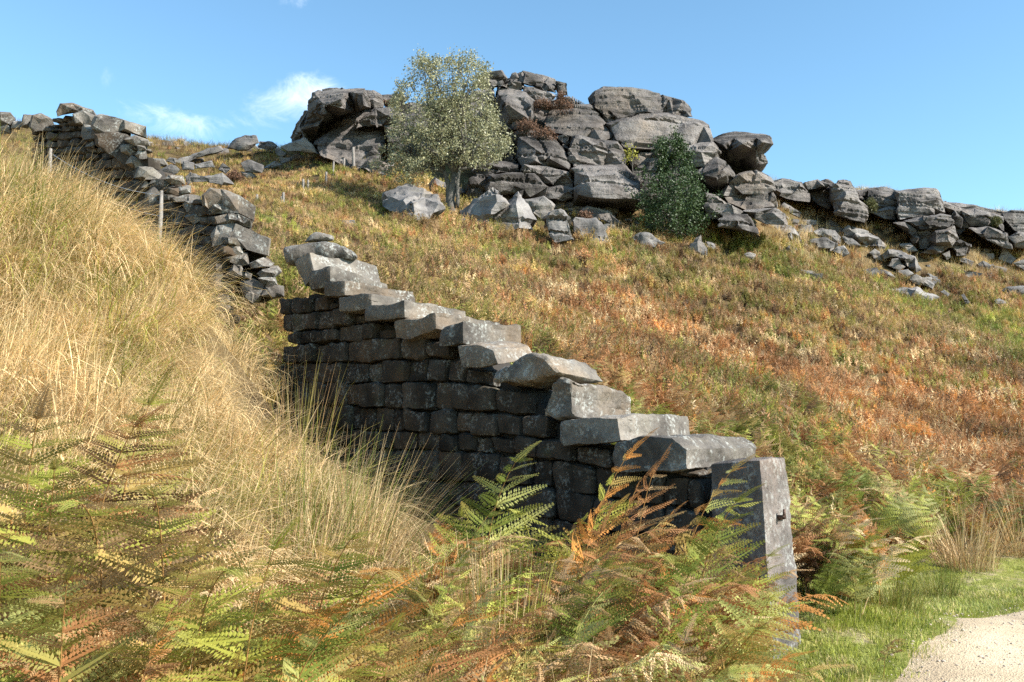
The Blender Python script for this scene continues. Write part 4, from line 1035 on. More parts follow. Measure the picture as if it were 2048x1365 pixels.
# ------------------------------------------------------------------ fences
def fence_post_mesh(top, bot, w, name='post'):
    top, bot = np.asarray(top), np.asarray(bot)
    n = 6
    path = [bot + (top - bot) * k / n for k in range(n + 1)]
    rad = [w * (1.05 - .12 * k / n) for k in range(n + 1)]; rad[-1] *= .8
    v_, f_ = tube(path, rad, 7)
    v_ = v_ + (fbm(v_ * 14 + 3, 2) * w * .16)[:, None] * np.array((1, 1, .2))
    return v_, f_
f1t, f1b = W(102, 298, 9.9), W(97, 362, 9.9); f2t, f2b = W(324, 382, 9.9), W(317, 470, 9.9)
fl = np.array((f1b[0], f1b[1], g1(f1b[0], f1b[1])))
fence = empty('wire_fence', tuple(fl), 'two leaning grey posts joined by sagging wire on the grass bank crest', 'fence')
f1b[2] = min(f1b[2], g1(f1b[0], f1b[1]) - .2); f2b[2] = min(f2b[2], g1(f2b[0], f2b[1]) - .2)
for t_, b_ in ((f1t, f1b), (f2t, f2b)):
    v_, f_ = fence_post_mesh(t_, b_, .025)
    obj('post', mesh_from('post', v_ - fl, f_, M_WOOD, True), fence)
for dz, sag in ((-.05, .10), (-.30, .06)):
    a, b_ = f1t + (0, 0, dz), f2t + (0, 0, dz)
    a2 = a + (a - b_) * .9
    pth = [a + (b_ - a) * s - np.array((0, 0, sag * 4 * s * (1 - s))) for s in np.linspace(0, 1, 24)]
    v_, f_ = tube(pth, .0042, 5)
    obj('wire', mesh_from('wire', v_ - fl, f_, M_WIRE, True), fence)
FP = [(1, 1497, 700, 768, .05), (1, 1640, 712, 755, .05), (1, 1652, 688, 758, .055), (1, 1768, 610, 692, .06), (1, 1797, 615, 692, .05), (1, 1902, 568, 655, .055), (1, 1945, 506, 598, .05), (1, 2006, 488, 556, .05),
      (2, 372, 692, 758, .05), (2, 434, 628, 756, .085)]
FPL = ['lowest bleached fence stake of the line climbing to the crag', 'short dark fence stake beside a taller pale one, lower in the line', 'taller pale fence stake of the lower close pair',
       'dark leaning fence stake of the upper close pair', 'pale fence stake of the upper close pair', 'lone grey fence stake between the upper pair and the crag',
       'tall thin pale fence stake above the lone grey stake', 'thin stake in front of the outcrop foot, left of the thickest post', 'short pale stake next to the thickest fence post', 'thickest and tallest grey fence post, against the pale boulder']
for (c_, x, yt, yb, w_), lb in zip(FP, FPL):
    u, vb = cp(c_, x, yb); u2, vt = cp(c_, x + (6 if w_ < .08 else -6), yt)
    h_ = hit(u, vb, 12)
    Y = min(h_[1], 46) if h_ is not None else 40
    bt, tp_ = W(u, vb, Y), W(u2, vt, Y)
    v_, f_ = fence_post_mesh(tp_, bt - (0, 0, .4), w_)
    tag(obj('fence_post', mesh_from('fence_post', v_ - bt, f_, M_WOOD, True), None, tuple(bt)), lb, 'fence post', 'bleached stakes of an old fence')

# ------------------------------------------------------------------ plant shapes
def join(parts):
    V, Fl, off = [], [], 0
    for v, f in (p_[:2] for p_ in parts):
        V.append(np.asarray(v, float)); Fl.append(np.asarray(f, int) + off); off += len(v)
    return np.concatenate(V), np.concatenate(Fl)
def pinna(Ln, n, r_, teeth=True, droop=.25, curl=0.0, wid=.19):
    """one bracken leaf along +x in the xy plane: paired toothed leaflets on a midrib"""
    V, Fc = [], []
    def tri(a, b, c):
        k = len(V); V.extend((a, b, c)); Fc.append((k, k + 1, k + 2))
    for i in range(n):
        s = (i + .6) / n
        x = Ln * s
        ll = wid * Ln * (1 - s) ** .75 * (1.0 if s > .12 else .8) + .006
        wd = Ln / n * (.42 if teeth else .5)
        for sg in (-1, 1):
            a = math.radians(66 + r_.uniform(-8, 8))
            dx, dy = math.cos(a), math.sin(a) * sg
            px_, py_ = -dy, dx
            up = r_.uniform(-.10, .12) * ll - curl * ll * .5
            l2 = ll * r_.uniform(.85, 1.1)
            b0 = (x - px_ * wd * sg * 0 - wd * .5, 0, 0); b1 = (x + wd * .5, 0, 0)
            if not teeth:
                tri((x - wd, 0, 0), (x + wd, 0, 0), (x + dx * l2, dy * l2, up))
            else:
                m_ = 2
                for k in range(m_):
                    s0, s1, s2 = k / m_, (k + (.45 if k == 0 else .35)) / m_, (k + 1) / m_
                    w0 = wd * (1 - s0) ** .6 * 1.25
                    c0 = (x + dx * l2 * s0, dy * l2 * s0, up * s0 * s0); c2 = (x + dx * l2 * s2, dy * l2 * s2, up * s2 * s2)
                    for q in (-1, 1):
                        tri(c0, c2, (x + dx * l2 * s1 + px_ * w0 * q, dy * l2 * s1 + py_ * w0 * q, up * s1 * s1 + .12 * w0))
    # midrib
    mw = .006 * (Ln / .3) + .0012
    V.extend(((0, -mw, 0), (0, mw, 0), (Ln, 0, 0))); k = len(V); Fc.append((k - 3, k - 2, k - 1))
    V = np.array(V); Fc = np.array(Fc)
    tipv = np.clip(V[:, 0] / Ln, 0, 1) * .7 + np.clip(np.abs(V[:, 1]) / (wid * Ln), 0, 1) * .3
    V[:, 2] -= droop * Ln * (V[:, 0] / Ln) ** 2
    if curl:
        V[:, 2] += curl * .6 * np.abs(V[:, 1]) * np.sin(V[:, 0] / Ln * 7)
        V[:, 1] *= 1 - .45 * curl
    return V, Fc, tipv
def fern_plant(seed, H=1.0, pairs=8, n=13, teeth=True, bend=1.0, curl=0.0, bare=.38):
    r_ = random.Random(seed)
    ns = 16
    az = 0.0
    pth = [np.zeros(3)]
    th = math.radians(r_.uniform(2, 10)); Ltot = H * 1.15
    tgs = []
    for k in range(ns):
        s = (k + 1) / ns
        a = th + bend * max(0, s - .3) ** 1.4 * 1.5
        d = np.array((math.sin(a), r_.uniform(-.05, .05), math.cos(a)))
        tgs.append(d); pth.append(pth[-1] + d * Ltot / ns)
    pth = np.array(pth); tgs.append(tgs[-1]); tgs = np.array(tgs)
    stalk = tube(pth, list(np.linspace(.005, .0013, ns + 1) * (H ** .5)), 5, False)
    leaves = []
    for i in range(pairs):
        s = bare + (1 - bare) * (i / pairs) ** .9
        j = s * ns; j0 = int(j); f = j - j0
        p = pth[j0] * (1 - f) + pth[min(j0 + 1, ns)] * f; t = tgs[j0]
        Ln = H * .36 * (1 - i / pairs) ** .85 + .03
        for sg in (-1, 1):
            side = np.array((0, sg, 0.0)) + r_.uniform(-.25, .25) * np.array((1, 0, 0)) + np.array((0, 0, r_.uniform(-.1, .3)))
            x_ = side * math.cos(.5) + t * math.sin(.5) * r_.uniform(.6, 1.2); x_ /= np.linalg.norm(x_)
            up = np.cross(x_, t) * sg * -1.0
            z_ = np.cross(t, x_) * sg; z_ = -z_ if z_[2] < 0 else z_
            z_ = z_ - x_ * np.dot(z_, x_); z_ /= np.linalg.norm(z_)
            y_ = np.cross(z_, x_)
            tw_ = r_.uniform(-.55, .55)
            y_, z_ = y_ * math.cos(tw_) + z_ * math.sin(tw_), z_ * math.cos(tw_) - y_ * math.sin(tw_)
            v, f_, tv_ = pinna(Ln * r_.uniform(.85, 1.1), max(5, int(n * (.45 + .55 * (1 - i / pairs)))), r_, teeth, r_.uniform(.1, .5) + curl * .35, curl)
            leaves.append((p + v[:, :1] * x_ + v[:, 1:2] * y_ + v[:, 2:] * z_, f_, tv_))
    # tip
    t = tgs[-1]; y_ = np.array((0, 1.0, 0)); z_ = np.cross(t, y_)
    v, f_, tv_ = pinna(H * .2, n, r_, teeth, .2, curl)
    leaves.append((pth[-2] + v[:, :1] * t + v[:, 1:2] * y_ + v[:, 2:] * z_, f_, tv_))
    return stalk, leaves
def tri_of(f): 
    out = []
    for q in f:
        for k in range(1, len(q) - 1): out.append((q[0], q[k], q[k + 1]))
    return np.array(out)
def blades(n, Lr, wid, spread, lean, r_, segs=5, curve=1.0, base=.1, twist=True):
    """tuft of arching grass blades"""
    V, Fc, R = [], [], []
    for i in range(n):
        az = r_.uniform(0, 2 * math.pi); Lb_ = r_.uniform(*Lr)
        b0 = np.array((math.cos(az), math.sin(az), 0)) * base * math.sqrt(r_.random())
        az2 = az + r_.uniform(-.8, .8)
        d = np.array((math.cos(az2), math.sin(az2), 0)) * spread * r_.uniform(.2, 1.2) + np.array((lean[0], lean[1], 0)) * r_.uniform(.4, 1.3)
        sl = np.linalg.norm(d) + 1e-6
        dh = d / sl
        side = np.array((-dh[1], dh[0], 0)) * math.cos(r_.uniform(-1, 1)) + np.array((0, 0, 1)) * r_.uniform(-.3, .3)
        p = b0.copy(); ph = math.atan(sl * .5); k0 = len(V)
        rv = r_.random(); wv_ = r_.uniform(.55, 1.4)
        for s in range(segs + 1):
            w_ = wid * wv_ * (1 - (s / segs) ** 1.5) * .5 + .0004
            V.append(p - side * w_); V.append(p + side * w_); R += [rv, rv]
            a = ph + curve * sl * (s / segs) * r_.uniform(.7, 1.2)
            p = p + (dh * math.sin(a) + np.array((0, 0, math.cos(a)))) * Lb_ / segs
        for s in range(segs):
            a = k0 + 2 * s; Fc.append((a, a + 1, a + 3)); Fc.append((a, a + 3, a + 2))
    return np.array(V), np.array(Fc), np.array(R)

SRC = {}
def source_col(key, meshes):
    c = bpy.data.collections.new('shapes_' + key)
    for i, me in enumerate(meshes):
        o = bpy.data.objects.new('%s_shape_%02d' % (key, i), me); c.objects.link(o)
    SRC[key] = (c, len(meshes)); return c
def scatter(name, key, P_, rot, scl, tint, label, cat_idx=None):
    n = len(P_)
    me = bpy.data.meshes.new(name); me.vertices.add(n); me.vertices.foreach_set('co', np.asarray(P_, np.float32).ravel())
    def at(nm, ty, arr, fld):
        a = me.attributes.new(nm, ty, 'POINT'); a.data.foreach_set(fld, np.asarray(arr).ravel())
    at('rot', 'FLOAT_VECTOR', np.asarray(rot, np.float32), 'vector')
    s3 = np.asarray(scl, np.float32)
    if s3.ndim == 1: s3 = np.stack([s3, s3, s3], 1)
    at('scl', 'FLOAT_VECTOR', s3, 'vector')
    at('tint', 'FLOAT_COLOR', np.c_[np.asarray(tint, np.float32), np.ones(n, np.float32)].astype(np.float32), 'color')
    c, k = SRC[key]
    at('pick', 'INT', (rng.integers(0, k, n) if cat_idx is None else cat_idx).astype(np.int32), 'value')
    o = obj(name, me)
    ng = bpy.data.node_groups.new(name + '_spread', 'GeometryNodeTree')
    ng.interface.new_socket('Geometry', in_out='INPUT', socket_type='NodeSocketGeometry')
    ng.interface.new_socket('Geometry', in_out='OUTPUT', socket_type='NodeSocketGeometry')
    N_, L_ = ng.nodes, ng.links
    gi, go = N_.new('NodeGroupInput'), N_.new('NodeGroupOutput')
    ci = N_.new('GeometryNodeCollectionInfo'); ci.inputs['Collection'].default_value = c
    ci.inputs['Separate Children'].default_value = True; ci.inputs['Reset Children'].default_value = True
    ip = N_.new('GeometryNodeInstanceOnPoints'); ip.inputs['Pick Instance'].default_value = True
    def na(nm, ty):
        q = N_.new('GeometryNodeInputNamedAttribute'); q.data_type = ty; q.inputs['Name'].default_value = nm; return q.outputs['Attribute']
    L_.new(gi.outputs[0], ip.inputs['Points']); L_.new(ci.outputs[0], ip.inputs['Instance'])
    L_.new(na('pick', 'INT'), ip.inputs['Instance Index'])
    e2r = N_.new('FunctionNodeEulerToRotation'); L_.new(na('rot', 'FLOAT_VECTOR'), e2r.inputs[0]); L_.new(e2r.outputs[0], ip.inputs['Rotation'])
    L_.new(na('scl', 'FLOAT_VECTOR'), ip.inputs['Scale'])
    L_.new(ip.outputs[0], go.inputs[0])
    md = o.modifiers.new('spread', 'NODES'); md.node_group = ng
    tag(o, label, kind='stuff')
    return o
def gnd_mesh_z(x, y):
    z = ground(x, y); p = np.stack([x, y, np.zeros(len(x))], 1)
    return z + np.clip((z - .2) / .6, 0, 1) * fbm(p * .9, 3) * .06 + np.clip((y - 20) / 30, 0, 1) * fbm(p * .25 + 5, 3) * .18

PAL = dict(rust=(.35, .17, .07), orange=(.52, .24, .065), straw=(.66, .50, .28), tan=(.38, .25, .125), green=(.17, .205, .04), lime=(.34, .345, .07), pale=(.36, .36, .12), brown=(.14, .08, .04), olive=(.25, .22, .06), gold=(.38, .27, .09))
def pal_mix(wts, n):
    keys = list(wts); w_ = np.array([wts[k] for k in keys], float); w_ /= w_.sum()
    ch = rng.choice(len(keys), n, p=w_)
    return np.array([PAL[k] for k in keys])[ch] * rng.uniform(.75, 1.25, (n, 1))

# wall side test: distance from wall plane
def wall_d(x, y): return (x - WP0[0]) * NDIR[0] + (y - WP0[1]) * NDIR[1]       # >0: shaded (near) side
def wall_t(x, y): return -((x - WP0[0]) * WDIR[0] + (y - WP0[1]) * WDIR[1])

# ---- source shapes
near_f, mid_f, far_f = [], [], []
for i in range(3):
    parts = []
    r_ = random.Random(50 + i)
    for k in range(3):
        st, lv = fern_plant(300 + 10 * i + k, .75, 9, 13, True, r_.uniform(.7, 1.5), r_.choice((0, .3, .7)))
        v, f = join([(st[0], tri_of(st[1]))] + lv)
        a = r_.uniform(0, 6.28); R_ = np.array(((math.cos(a), -math.sin(a), 0), (math.sin(a), math.cos(a), 0), (0, 0, 1)))
        v = v @ R_.T + np.array((r_.uniform(-.2, .2), r_.uniform(-.2, .2), 0)); parts.append((v, f))
    v, f = join(parts)
    near_f.append(mesh_from('bracken_near', v, f, M_FERN_I, attrs={'rnd': vnoise(v * 6 + i) * .5 + .5}))
def far_clump(i, nf=11, ns=9, wl_=.135, cr=.11, hh=(.35, .7)):
    r_ = random.Random(900 + i); V, Fc, R = [], [], []
    for k in range(nf):
        az = r_.uniform(0, 6.28); H = r_.uniform(*hh); ln = r_.uniform(.1, .6)
        b0 = np.array((r_.uniform(-.25, .25), r_.uniform(-.25, .25), 0)); d = np.array((math.cos(az), math.sin(az), 0)); sd = np.array((-d[1], d[0], 0))
        rv = r_.random()
        for s in range(ns):
            q = .25 + .75 * s / ns
            p = b0 + d * ln * H * q * q + np.array((0, 0, H * q))
            w_ = wl_ * (1 - s / (ns + .5)) * r_.uniform(.6, 1.2)
            for sg in (-1, 1):
                k0 = len(V)
                tip = p + sd * sg * w_ + d * w_ * .3 + np.array((0, 0, r_.uniform(-cr, cr))) + d * r_.uniform(-cr, cr) * .6
                hw_ = .17 * w_ + .006
                V += [p - np.array((0, 0, hw_)), p + np.array((0, 0, hw_)) + d * hw_, tip]; Fc.append((k0, k0 + 1, k0 + 2)); R += [rv, rv, min(1, rv + .2)]
        k0 = len(V); V += [b0 - sd * .012, b0 + sd * .012, b0 + d * ln * H + np.array((0, 0, H))]; Fc.append((k0, k0 + 1, k0 + 2)); R += [.9, .9, .9]
    return mesh_from('bracken_far', np.array(V), np.array(Fc), M_FERN_I, attrs={'rnd': R})
far_f = [far_clump(i) for i in range(8)]
near_f = near_f[:3] + [far_clump(60 + i, 13, 15, .12, .09, (.3, .75)) for i in range(7)]
source_col('bracken_near', near_f); source_col('bracken_far', far_f)
under = []
for i in range(6):
    st, lv = fern_plant(700 + i, .8, 9, 15, True, .8 + .15 * i, (0, .2, .6, .9, .3, 0)[i])
    v, f = join([(st[0], tri_of(st[1]))] + lv)
    under.append(mesh_from('bracken_under', v, f, M_FERN_I, attrs={'rnd': vnoise(v * 9 + i) * .5 + .5, 'tip': np.concatenate([np.zeros(len(st[0]))] + [q_[2] for q_ in lv])}))
source_col('bracken_under', under)
rush = []
for i in range(7):
    r_ = random.Random(40 + i)
    v, f, R = blades(46, (.4, 1.05), .0095, .9, (1.25, -.35), r_, 6, 1.25, .22)
    rush.append(mesh_from('rush_tuft', v, f, M_GRASS_I, attrs={'rnd': R}))
source_col('rush', rush)
turf = []
for i in range(5):
    r_ = random.Random(140 + i)
    v, f, R = blades(45, (.02, .055), .004, 1.0, (.1, 0), r_, 2, .9, .12)
    turf.append(mesh_from('turf_tuft', v, f, M_GRASS_I, attrs={'rnd': R}))
source_col('turf', turf)
dry = []
for i in range(5):
    r_ = random.Random(240 + i)
    v, f, R = blades(40, (.2, .5), .012, .9, (.35, -.1), r_, 3, 1.0, .22)
    dry.append(mesh_from('dry_tuft', v, f, M_GRASS_I, attrs={'rnd': R}))
source_col('dry', dry)

# ---- hillside bracken
def hill_ok(x, y):
    z = ground(x, y)
    ok = (wall_d(x, y) < -.85) | ((wall_t(x, y) > 6.2) & (wall_d(x, y) < -.5))
    u = x / y * F_PX + 1024
    ok &= (u > -120) & (u < 2170)
    pe = np.interp(x, PATH_IN[:, 0], PATH_IN[:, 1])
    ok &= ~((x > 1.2) & (z < .22) & (y < 11.5)) & (y > pe + .6)
    return ok, z, u
def crag_mask(x, y, z):
    """picture height of the ground point, used to thin bracken out towards the foot of the crag"""
    yy = y * math.cos(PITCH) + (z - EYE) * math.sin(PITCH); zz = (z - EYE) * math.cos(PITCH) - y * math.sin(PITCH)
    return 682.5 - zz / yy * F_PX
FOOT = np.array([(0, 330), (300, 360), (380, 350), (480, 315), (600, 312), (760, 345), (860, 380), (980, 440), (1100, 470), (1220, 480), (1300, 465), (1420, 455), (1500, 470), (1560, 500), (1640, 520), (1740, 545), (1850, 560), (1950, 560), (2100, 560)])
def spots(n, y0, y1, xw=.75):
    y = np.sqrt(rng.uniform(y0 ** 2, y1 ** 2, n)); x = rng.uniform(-xw, xw, n) * y
    return x, y
def hill_tint(x, y, n):
    p = np.stack([x * .22, y * .22, np.zeros(n)], 1)
    nz = fbm(p, 3) + .35 * fbm(p * 5, 2)
    nearw = np.clip((33 - y) / 9, 0, 1) * np.clip((x + 1.0) / 3, 0, 1)
    a = pal_mix(dict(gold=2, straw=.35, tan=3.8, olive=2.8, rust=1.0, brown=1.2), n)
    b_ = pal_mix(dict(olive=3.5, lime=1.2, green=1.8, gold=.8, tan=1), n)
    c_ = pal_mix(dict(rust=5, tan=2.2, brown=1.0, orange=.9, straw=1), n)
    gsel = (nz + rng.normal(0, .35, n)) > .5
    out = np.where(gsel[:, None], b_, a)
    csel = rng.random(n) < (nearw * .9 * np.clip(1.0 - .5 * nz, .3, 1))
    big = .72 + .5 * np.clip(.5 + fbm(np.stack([x * .55, y * .55, np.ones(n)], 1), 3), 0, 1)
    out = np.where((csel & ~(gsel & (rng.random(n) < .3)))[:, None], c_, out)
    return out * big[:, None]
x, y = spots(38000, 19, 64)
ok, z, u = hill_ok(x, y); v = crag_mask(x, y, z)
lim = np.interp(u, FOOT[:, 0], FOOT[:, 1])
ok &= (v > lim + rng.normal(0, 9, len(x))) | ((rng.random(len(x)) < .10) & (v > lim - 60))
x, y = x[ok], y[ok]; n = len(x)
P_ = np.stack([x, y, gnd_mesh_z(x, y) - .03], 1)
scatter('hillside_bracken', 'bracken_far', P_, np.c_[rng.normal(0, .12, n), rng.normal(0, .12, n), rng.uniform(0, 6.28, n)], rng.uniform(.5, .95, n) * (1 + .45 * fbm(P_ * .6, 2)) * np.where(x / y * F_PX + 1024 < 780, .62, 1.0), hill_tint(x, y, n), 'golden and green autumn bracken covering the hillside below the crag')
print('far bracken', n)
x, y = spots(13000, 6.5, 21)
ok, z, u = hill_ok(x, y)
x, y = x[ok], y[ok]; n = len(x)
P_ = np.stack([x, y, gnd_mesh_z(x, y) - .05], 1)
tint = hill_tint(x, y, n)
gb = (y < 12.5) & (rng.random(n) < .5)
tint[gb] = pal_mix(dict(lime=2, pale=2, green=2, gold=1, rust=1.2), int(gb.sum()))
scatter('slope_bracken', 'bracken_near', P_, np.c_[rng.normal(0, .15, n), rng.normal(0, .15, n), rng.uniform(0, 6.28, n)], rng.uniform(.6, 1.05, n), tint, 'rust-red and green bracken on the slope just behind the wall', cat_idx=np.where(rng.random(n) < np.where(y < 10.5, 1.0, np.where(y < 14, .45, .06)), rng.integers(0, 3, n), rng.integers(3, 10, n)))
print('near bracken', n)
# pale dry grass under the edge on the right and on top of the crag
x, y = spots(16000, 36, 75)
z = ground(x, y); v = crag_mask(x, y, z); u = x / y * F_PX + 1024
ok = (v < np.interp(u, FOOT[:, 0], FOOT[:, 1]) + 15) & (rng.random(len(x)) < np.where(u > 1540, .9, np.where(u > 600, .08, .4))) & (u > -100) & (u < 2150)
x, y = x[ok], y[ok]; n = len(x)
tint = pal_mix(dict(straw=5, tan=2, gold=1.5, rust=.8, olive=.7), n)
lt = (x / y * F_PX + 1024) < 900
tint[lt] = pal_mix(dict(brown=3, tan=2, olive=2, gold=1), int(lt.sum()))
scatter('dry_grass', 'dry', np.stack([x, y, gnd_mesh_z(x, y) - .03], 1), np.c_[rng.normal(0, .1, n), rng.normal(0, .1, n), rng.uniform(0, 6.28, n)], rng.uniform(.7, 1.5, n), tint, 'pale dry moor grass between the rocks under the edge')
print('dry', n)

# ---- rushes on the left bank
cx_, cy_ = rng.uniform(-9.2, 1.4, 2600), rng.uniform(2.6, 13, 2600)       # tussock centres
ang_ = rng.uniform(0, 6.28, (2600, 6)); rad_ = np.abs(rng.normal(0, .16, (2600, 6)))
csz = rng.uniform(.6, 1.25, 2600)
x = (cx_[:, None] + rad_ * np.cos(ang_)).ravel(); y = (cy_[:, None] + rad_ * np.sin(ang_)).ravel()
ct_ = np.repeat(np.arange(2600), 6); out_ = ang_.ravel()
wd, wt = wall_d(x, y), wall_t(x, y)
z = ground(x, y)
u = x / y * F_PX + 1024
ok = (wd > .35) & (u > -150) & (u < 1350) & ((wd > 1.5) | (wt > 5.6) | (rng.random(len(x)) < .06)) & ~((wd < 2.0) & (wt < 4.6) & (wt > 1.0) & (rng.random(len(x)) < .8)) & ((x < .2) | (rng.random(len(x)) < .3)) & (y > 3.0)
ok &= rng.random(len(x)) < np.where(y < 4.5, .4, .85)
x, y, ct_, out_ = x[ok], y[ok], ct_[ok], out_[ok]; n = len(x)
p3 = np.stack([x, y, gnd_mesh_z(x, y) - .03], 1)
nz = fbm(p3 * np.array((.8, .8, 0)) + 3, 3)
tint = pal_mix(dict(straw=8, tan=1.0, gold=.6), n) * 1.2
cr_ = rng.random(2600)
gs = (cr_[ct_] < .16) | (rng.random(n) < .06)
tint = tint * (.8 + .35 * rng.random(2600))[ct_][:, None]
tint[gs] = pal_mix(dict(green=1.6, lime=2, olive=2), int(gs.sum()))
scatter('bank_rushes', 'rush', p3, np.c_[rng.normal(0, .12, n), rng.normal(0, .12, n), np.sin(out_) * .6 + rng.normal(0, .45, n)], rng.uniform(.5, .85, n) * csz[ct_], tint, 'long straw-coloured windswept rushes and grass covering the left bank')
print('rush', n)

# ---- turf beside the track
x = rng.uniform(1.2, 9.5, 26000); y = rng.uniform(4.2, 12.5, 26000)
z = ground(x, y)
dpath = x - path_edge(y)
pn_ = fbm(np.stack([x * .9, y * .9, np.zeros(len(x))], 1), 3)
ok = (z < .34) & (dpath < -.03 + .35 * pn_ + np.abs(rng.normal(0, .12, len(x)))) & (wall_d(x, y) < 1.2) & (rng.random(len(x)) < np.clip(.6 - .7 * pn_, .06, 1))
x, y = x[ok], y[ok]; n = len(x)
p3 = np.stack([x, y, ground(x, y) - .005], 1)
tint = pal_mix(dict(green=1.8, lime=3.4, pale=3, straw=2.0), n) * np.array((.95, 1.04, .85))
scatter('verge_turf', 'turf', p3, np.c_[np.zeros(n), np.zeros(n), rng.uniform(0, 6.28, n)], rng.uniform(.7, 1.5, n), tint, 'short bright green turf along the edge of the track')
# gravel on the track
M_PEB = plain_mat('track_pebble', (.42, .34, .27), .9, .4, 25)
peb = []
for i in range(5):
    bm = bmesh.new(); bmesh.ops.create_icosphere(bm, subdivisions=1, radius=1)
    for v_ in bm.verts: v_.co *= random.uniform(.7, 1.2); v_.co.z *= .6
    me = bpy.data.meshes.new('pebble'); bm.to_mesh(me); bm.free(); me.materials.append(M_PEB); peb.append(me)
source_col('pebble', peb)
y = rng.uniform(4.5, 10.5, 2200); x = path_edge(y) + rng.uniform(-.05, 2.4, 2200)
n = len(x)
scatter('track_gravel', 'pebble', np.stack([x, y, ground(x, y) + .024], 1), np.c_[np.zeros(n), np.zeros(n), rng.uniform(0, 6.28, n)], .004 + .012 * rng.random(n) ** 4, np.ones((n, 3)) * .3, 'loose small pebbles scattered over the sandy track')

ENV = np.array([(-60, 720), (60, 700), (170, 690), (300, 850), (420, 980), (500, 1010), (700, 1080), (820, 1020), (900, 980), (960, 940), (1120, 930), (1230, 960), (1330, 950), (1430, 1010), (1500, 1090), (1600, 1230), (1700, 1250), (1760, 1320)])
rub = []
for i in range(6):
    bm = bmesh.new(); bmesh.ops.create_cube(bm, size=1.6)
    bmesh.ops.subdivide_edges(bm, edges=bm.edges, cuts=1)
    for v_ in bm.verts: v_.co = Vector((v_.co.x * random.uniform(.8, 1.3), v_.co.y * random.uniform(.7, 1.1), v_.co.z * random.uniform(.35, .6))) + Vector((random.uniform(-.12, .12),) * 3)
    me = bpy.data.meshes.new('scree_stone'); bm.to_mesh(me); bm.free(); me.materials.append(M_BOULDER); rub.append(me)
source_col('scree', rub)
x, y = spots(9000, 30, 68)
z = ground(x, y); u = x / y * F_PX + 1024; v = crag_mask(x, y, z); lim = np.interp(u, FOOT[:, 0], FOOT[:, 1])
ok = (u > 250) & (u < 2100) & (v < lim + rng.normal(6, 16, len(x))) & (v > lim - 70) & (rng.random(len(x)) < np.where(u > 1450, .16, .12)) & ~((u > 500) & (u < 1000) & (v > 390))
x, y = x[ok], y[ok]; n = len(x); print('scree', n)
scatter('scree', 'scree', np.stack([x, y, gnd_mesh_z(x, y) + .03], 1), np.c_[rng.normal(.2, .3, n), rng.normal(0, .3, n), rng.uniform(0, 6.28, n)], .15 + .5 * rng.random(n) ** 2.5, np.ones((n, 3)) * .3, 'small broken grey scree stones strewn along the foot of the crag')

# ---- undergrowth of bracken in the foreground
x = rng.uniform(-2.6, 1.9, 2600); y = rng.uniform(2.3, 6.3, 2600)
u = x / y * F_PX + 1024
wd, wt = wall_d(x, y), wall_t(x, y)
ok = (wd > .12) & ((u > 820) | (y < 3.9 - .0007 * (u - 300))) & (u > -150) & (x < path_edge(y) - .45) & (rng.random(len(x)) < .34)
ok &= ~((u > 1380) & (u < 1640) & (y < 5.2) & (rng.random(len(x)) < .6))
ok &= ~((u > 1490) & (u < 1660) & (y < 6.4))
x, y = x[ok], y[ok]; n = len(x)
p3 = np.stack([x, y, gnd_mesh_z(x, y) - .03], 1)
u = x / y * F_PX + 1024
tz = np.array([W(a, b_, c_)[2] for a, b_, c_ in zip(u, np.interp(u, ENV[:, 0], ENV[:, 1]) + rng.uniform(20, 320, n), y)])
usc = np.clip(np.minimum((tz - p3[:, 2]) / .8, rng.uniform(.6, 1.5, n)), .25, .26 * y)
scatter('bracken_undergrowth', 'bracken_under', p3, np.c_[rng.normal(0, .22, n), rng.normal(0, .22, n), rng.normal(-.85, .9, n)], usc, pal_mix(dict(rust=3.4, orange=1.7, tan=3.0, lime=1.8, pale=1.4, green=.8, olive=1.4, gold=2.2, straw=1.2), n) * 1.2, 'tangled low bracken filling the ground in front of the wall')
print('under', n)

# ------------------------------------------------------------------ individual bracken ferns in the foreground
FV = []
for i in range(8):
    st, lv = fern_plant(1200 + i, 1.0, (11, 10, 12, 10, 11, 10, 11, 9)[i], 26, True, (.55, .9, 1.2, .75, 1.45, 1.0, .4, 1.3)[i], (0, 0, 0, .25, .1, .6, .9, .8)[i], (.3, .4, .3, .35, .35, .4, .3, .4)[i])
    sm_ = mesh_from('stalk', st[0], tri_of(st[1]), M_STALK, True)
    FV.append((sm_, [mesh_from('frond', a, b_, M_FERN, attrs={'rnd': vnoise(a * 9 + i) * .5 + .5, 'tip': t_}) for a, b_, t_ in lv]))
def fern(u, Y, vtop, var, cols, label, group=None, rz=None, x=None):
    if x is None: x = (u - 1024) / F_PX * Y * (1 / math.cos(PITCH) * .995)
    z = g1(x, Y)
    topz = W(u, vtop, Y)[2]
    hgt = (topz - z)
    if hgt < .28: return None
    sclf = hgt / (1.02, .95, .88, 1.0, .8, .92, 1.05, .85)[var]
    sclf = min(sclf, .34 * Y)
    if sclf > 1.6: return None
    r_ = random.Random(int(u * 7 + Y * 131))
    e = empty('bracken_fern', (x, Y, z - .03), label, 'fern', group, -.85 + (rz - .6) * .4 + r_.uniform(-.3, .3))
    e.scale = (sclf,) * 3
    sm_, lv = FV[var]
    o = obj('stalk', sm_, e)
    for k, me in enumerate(lv):
        q = obj('frond', me, e)
        c = np.array(PAL[r_.choice(cols)]) * r_.uniform(.95, 1.4)
        q.color = (*c, 1)
    return e
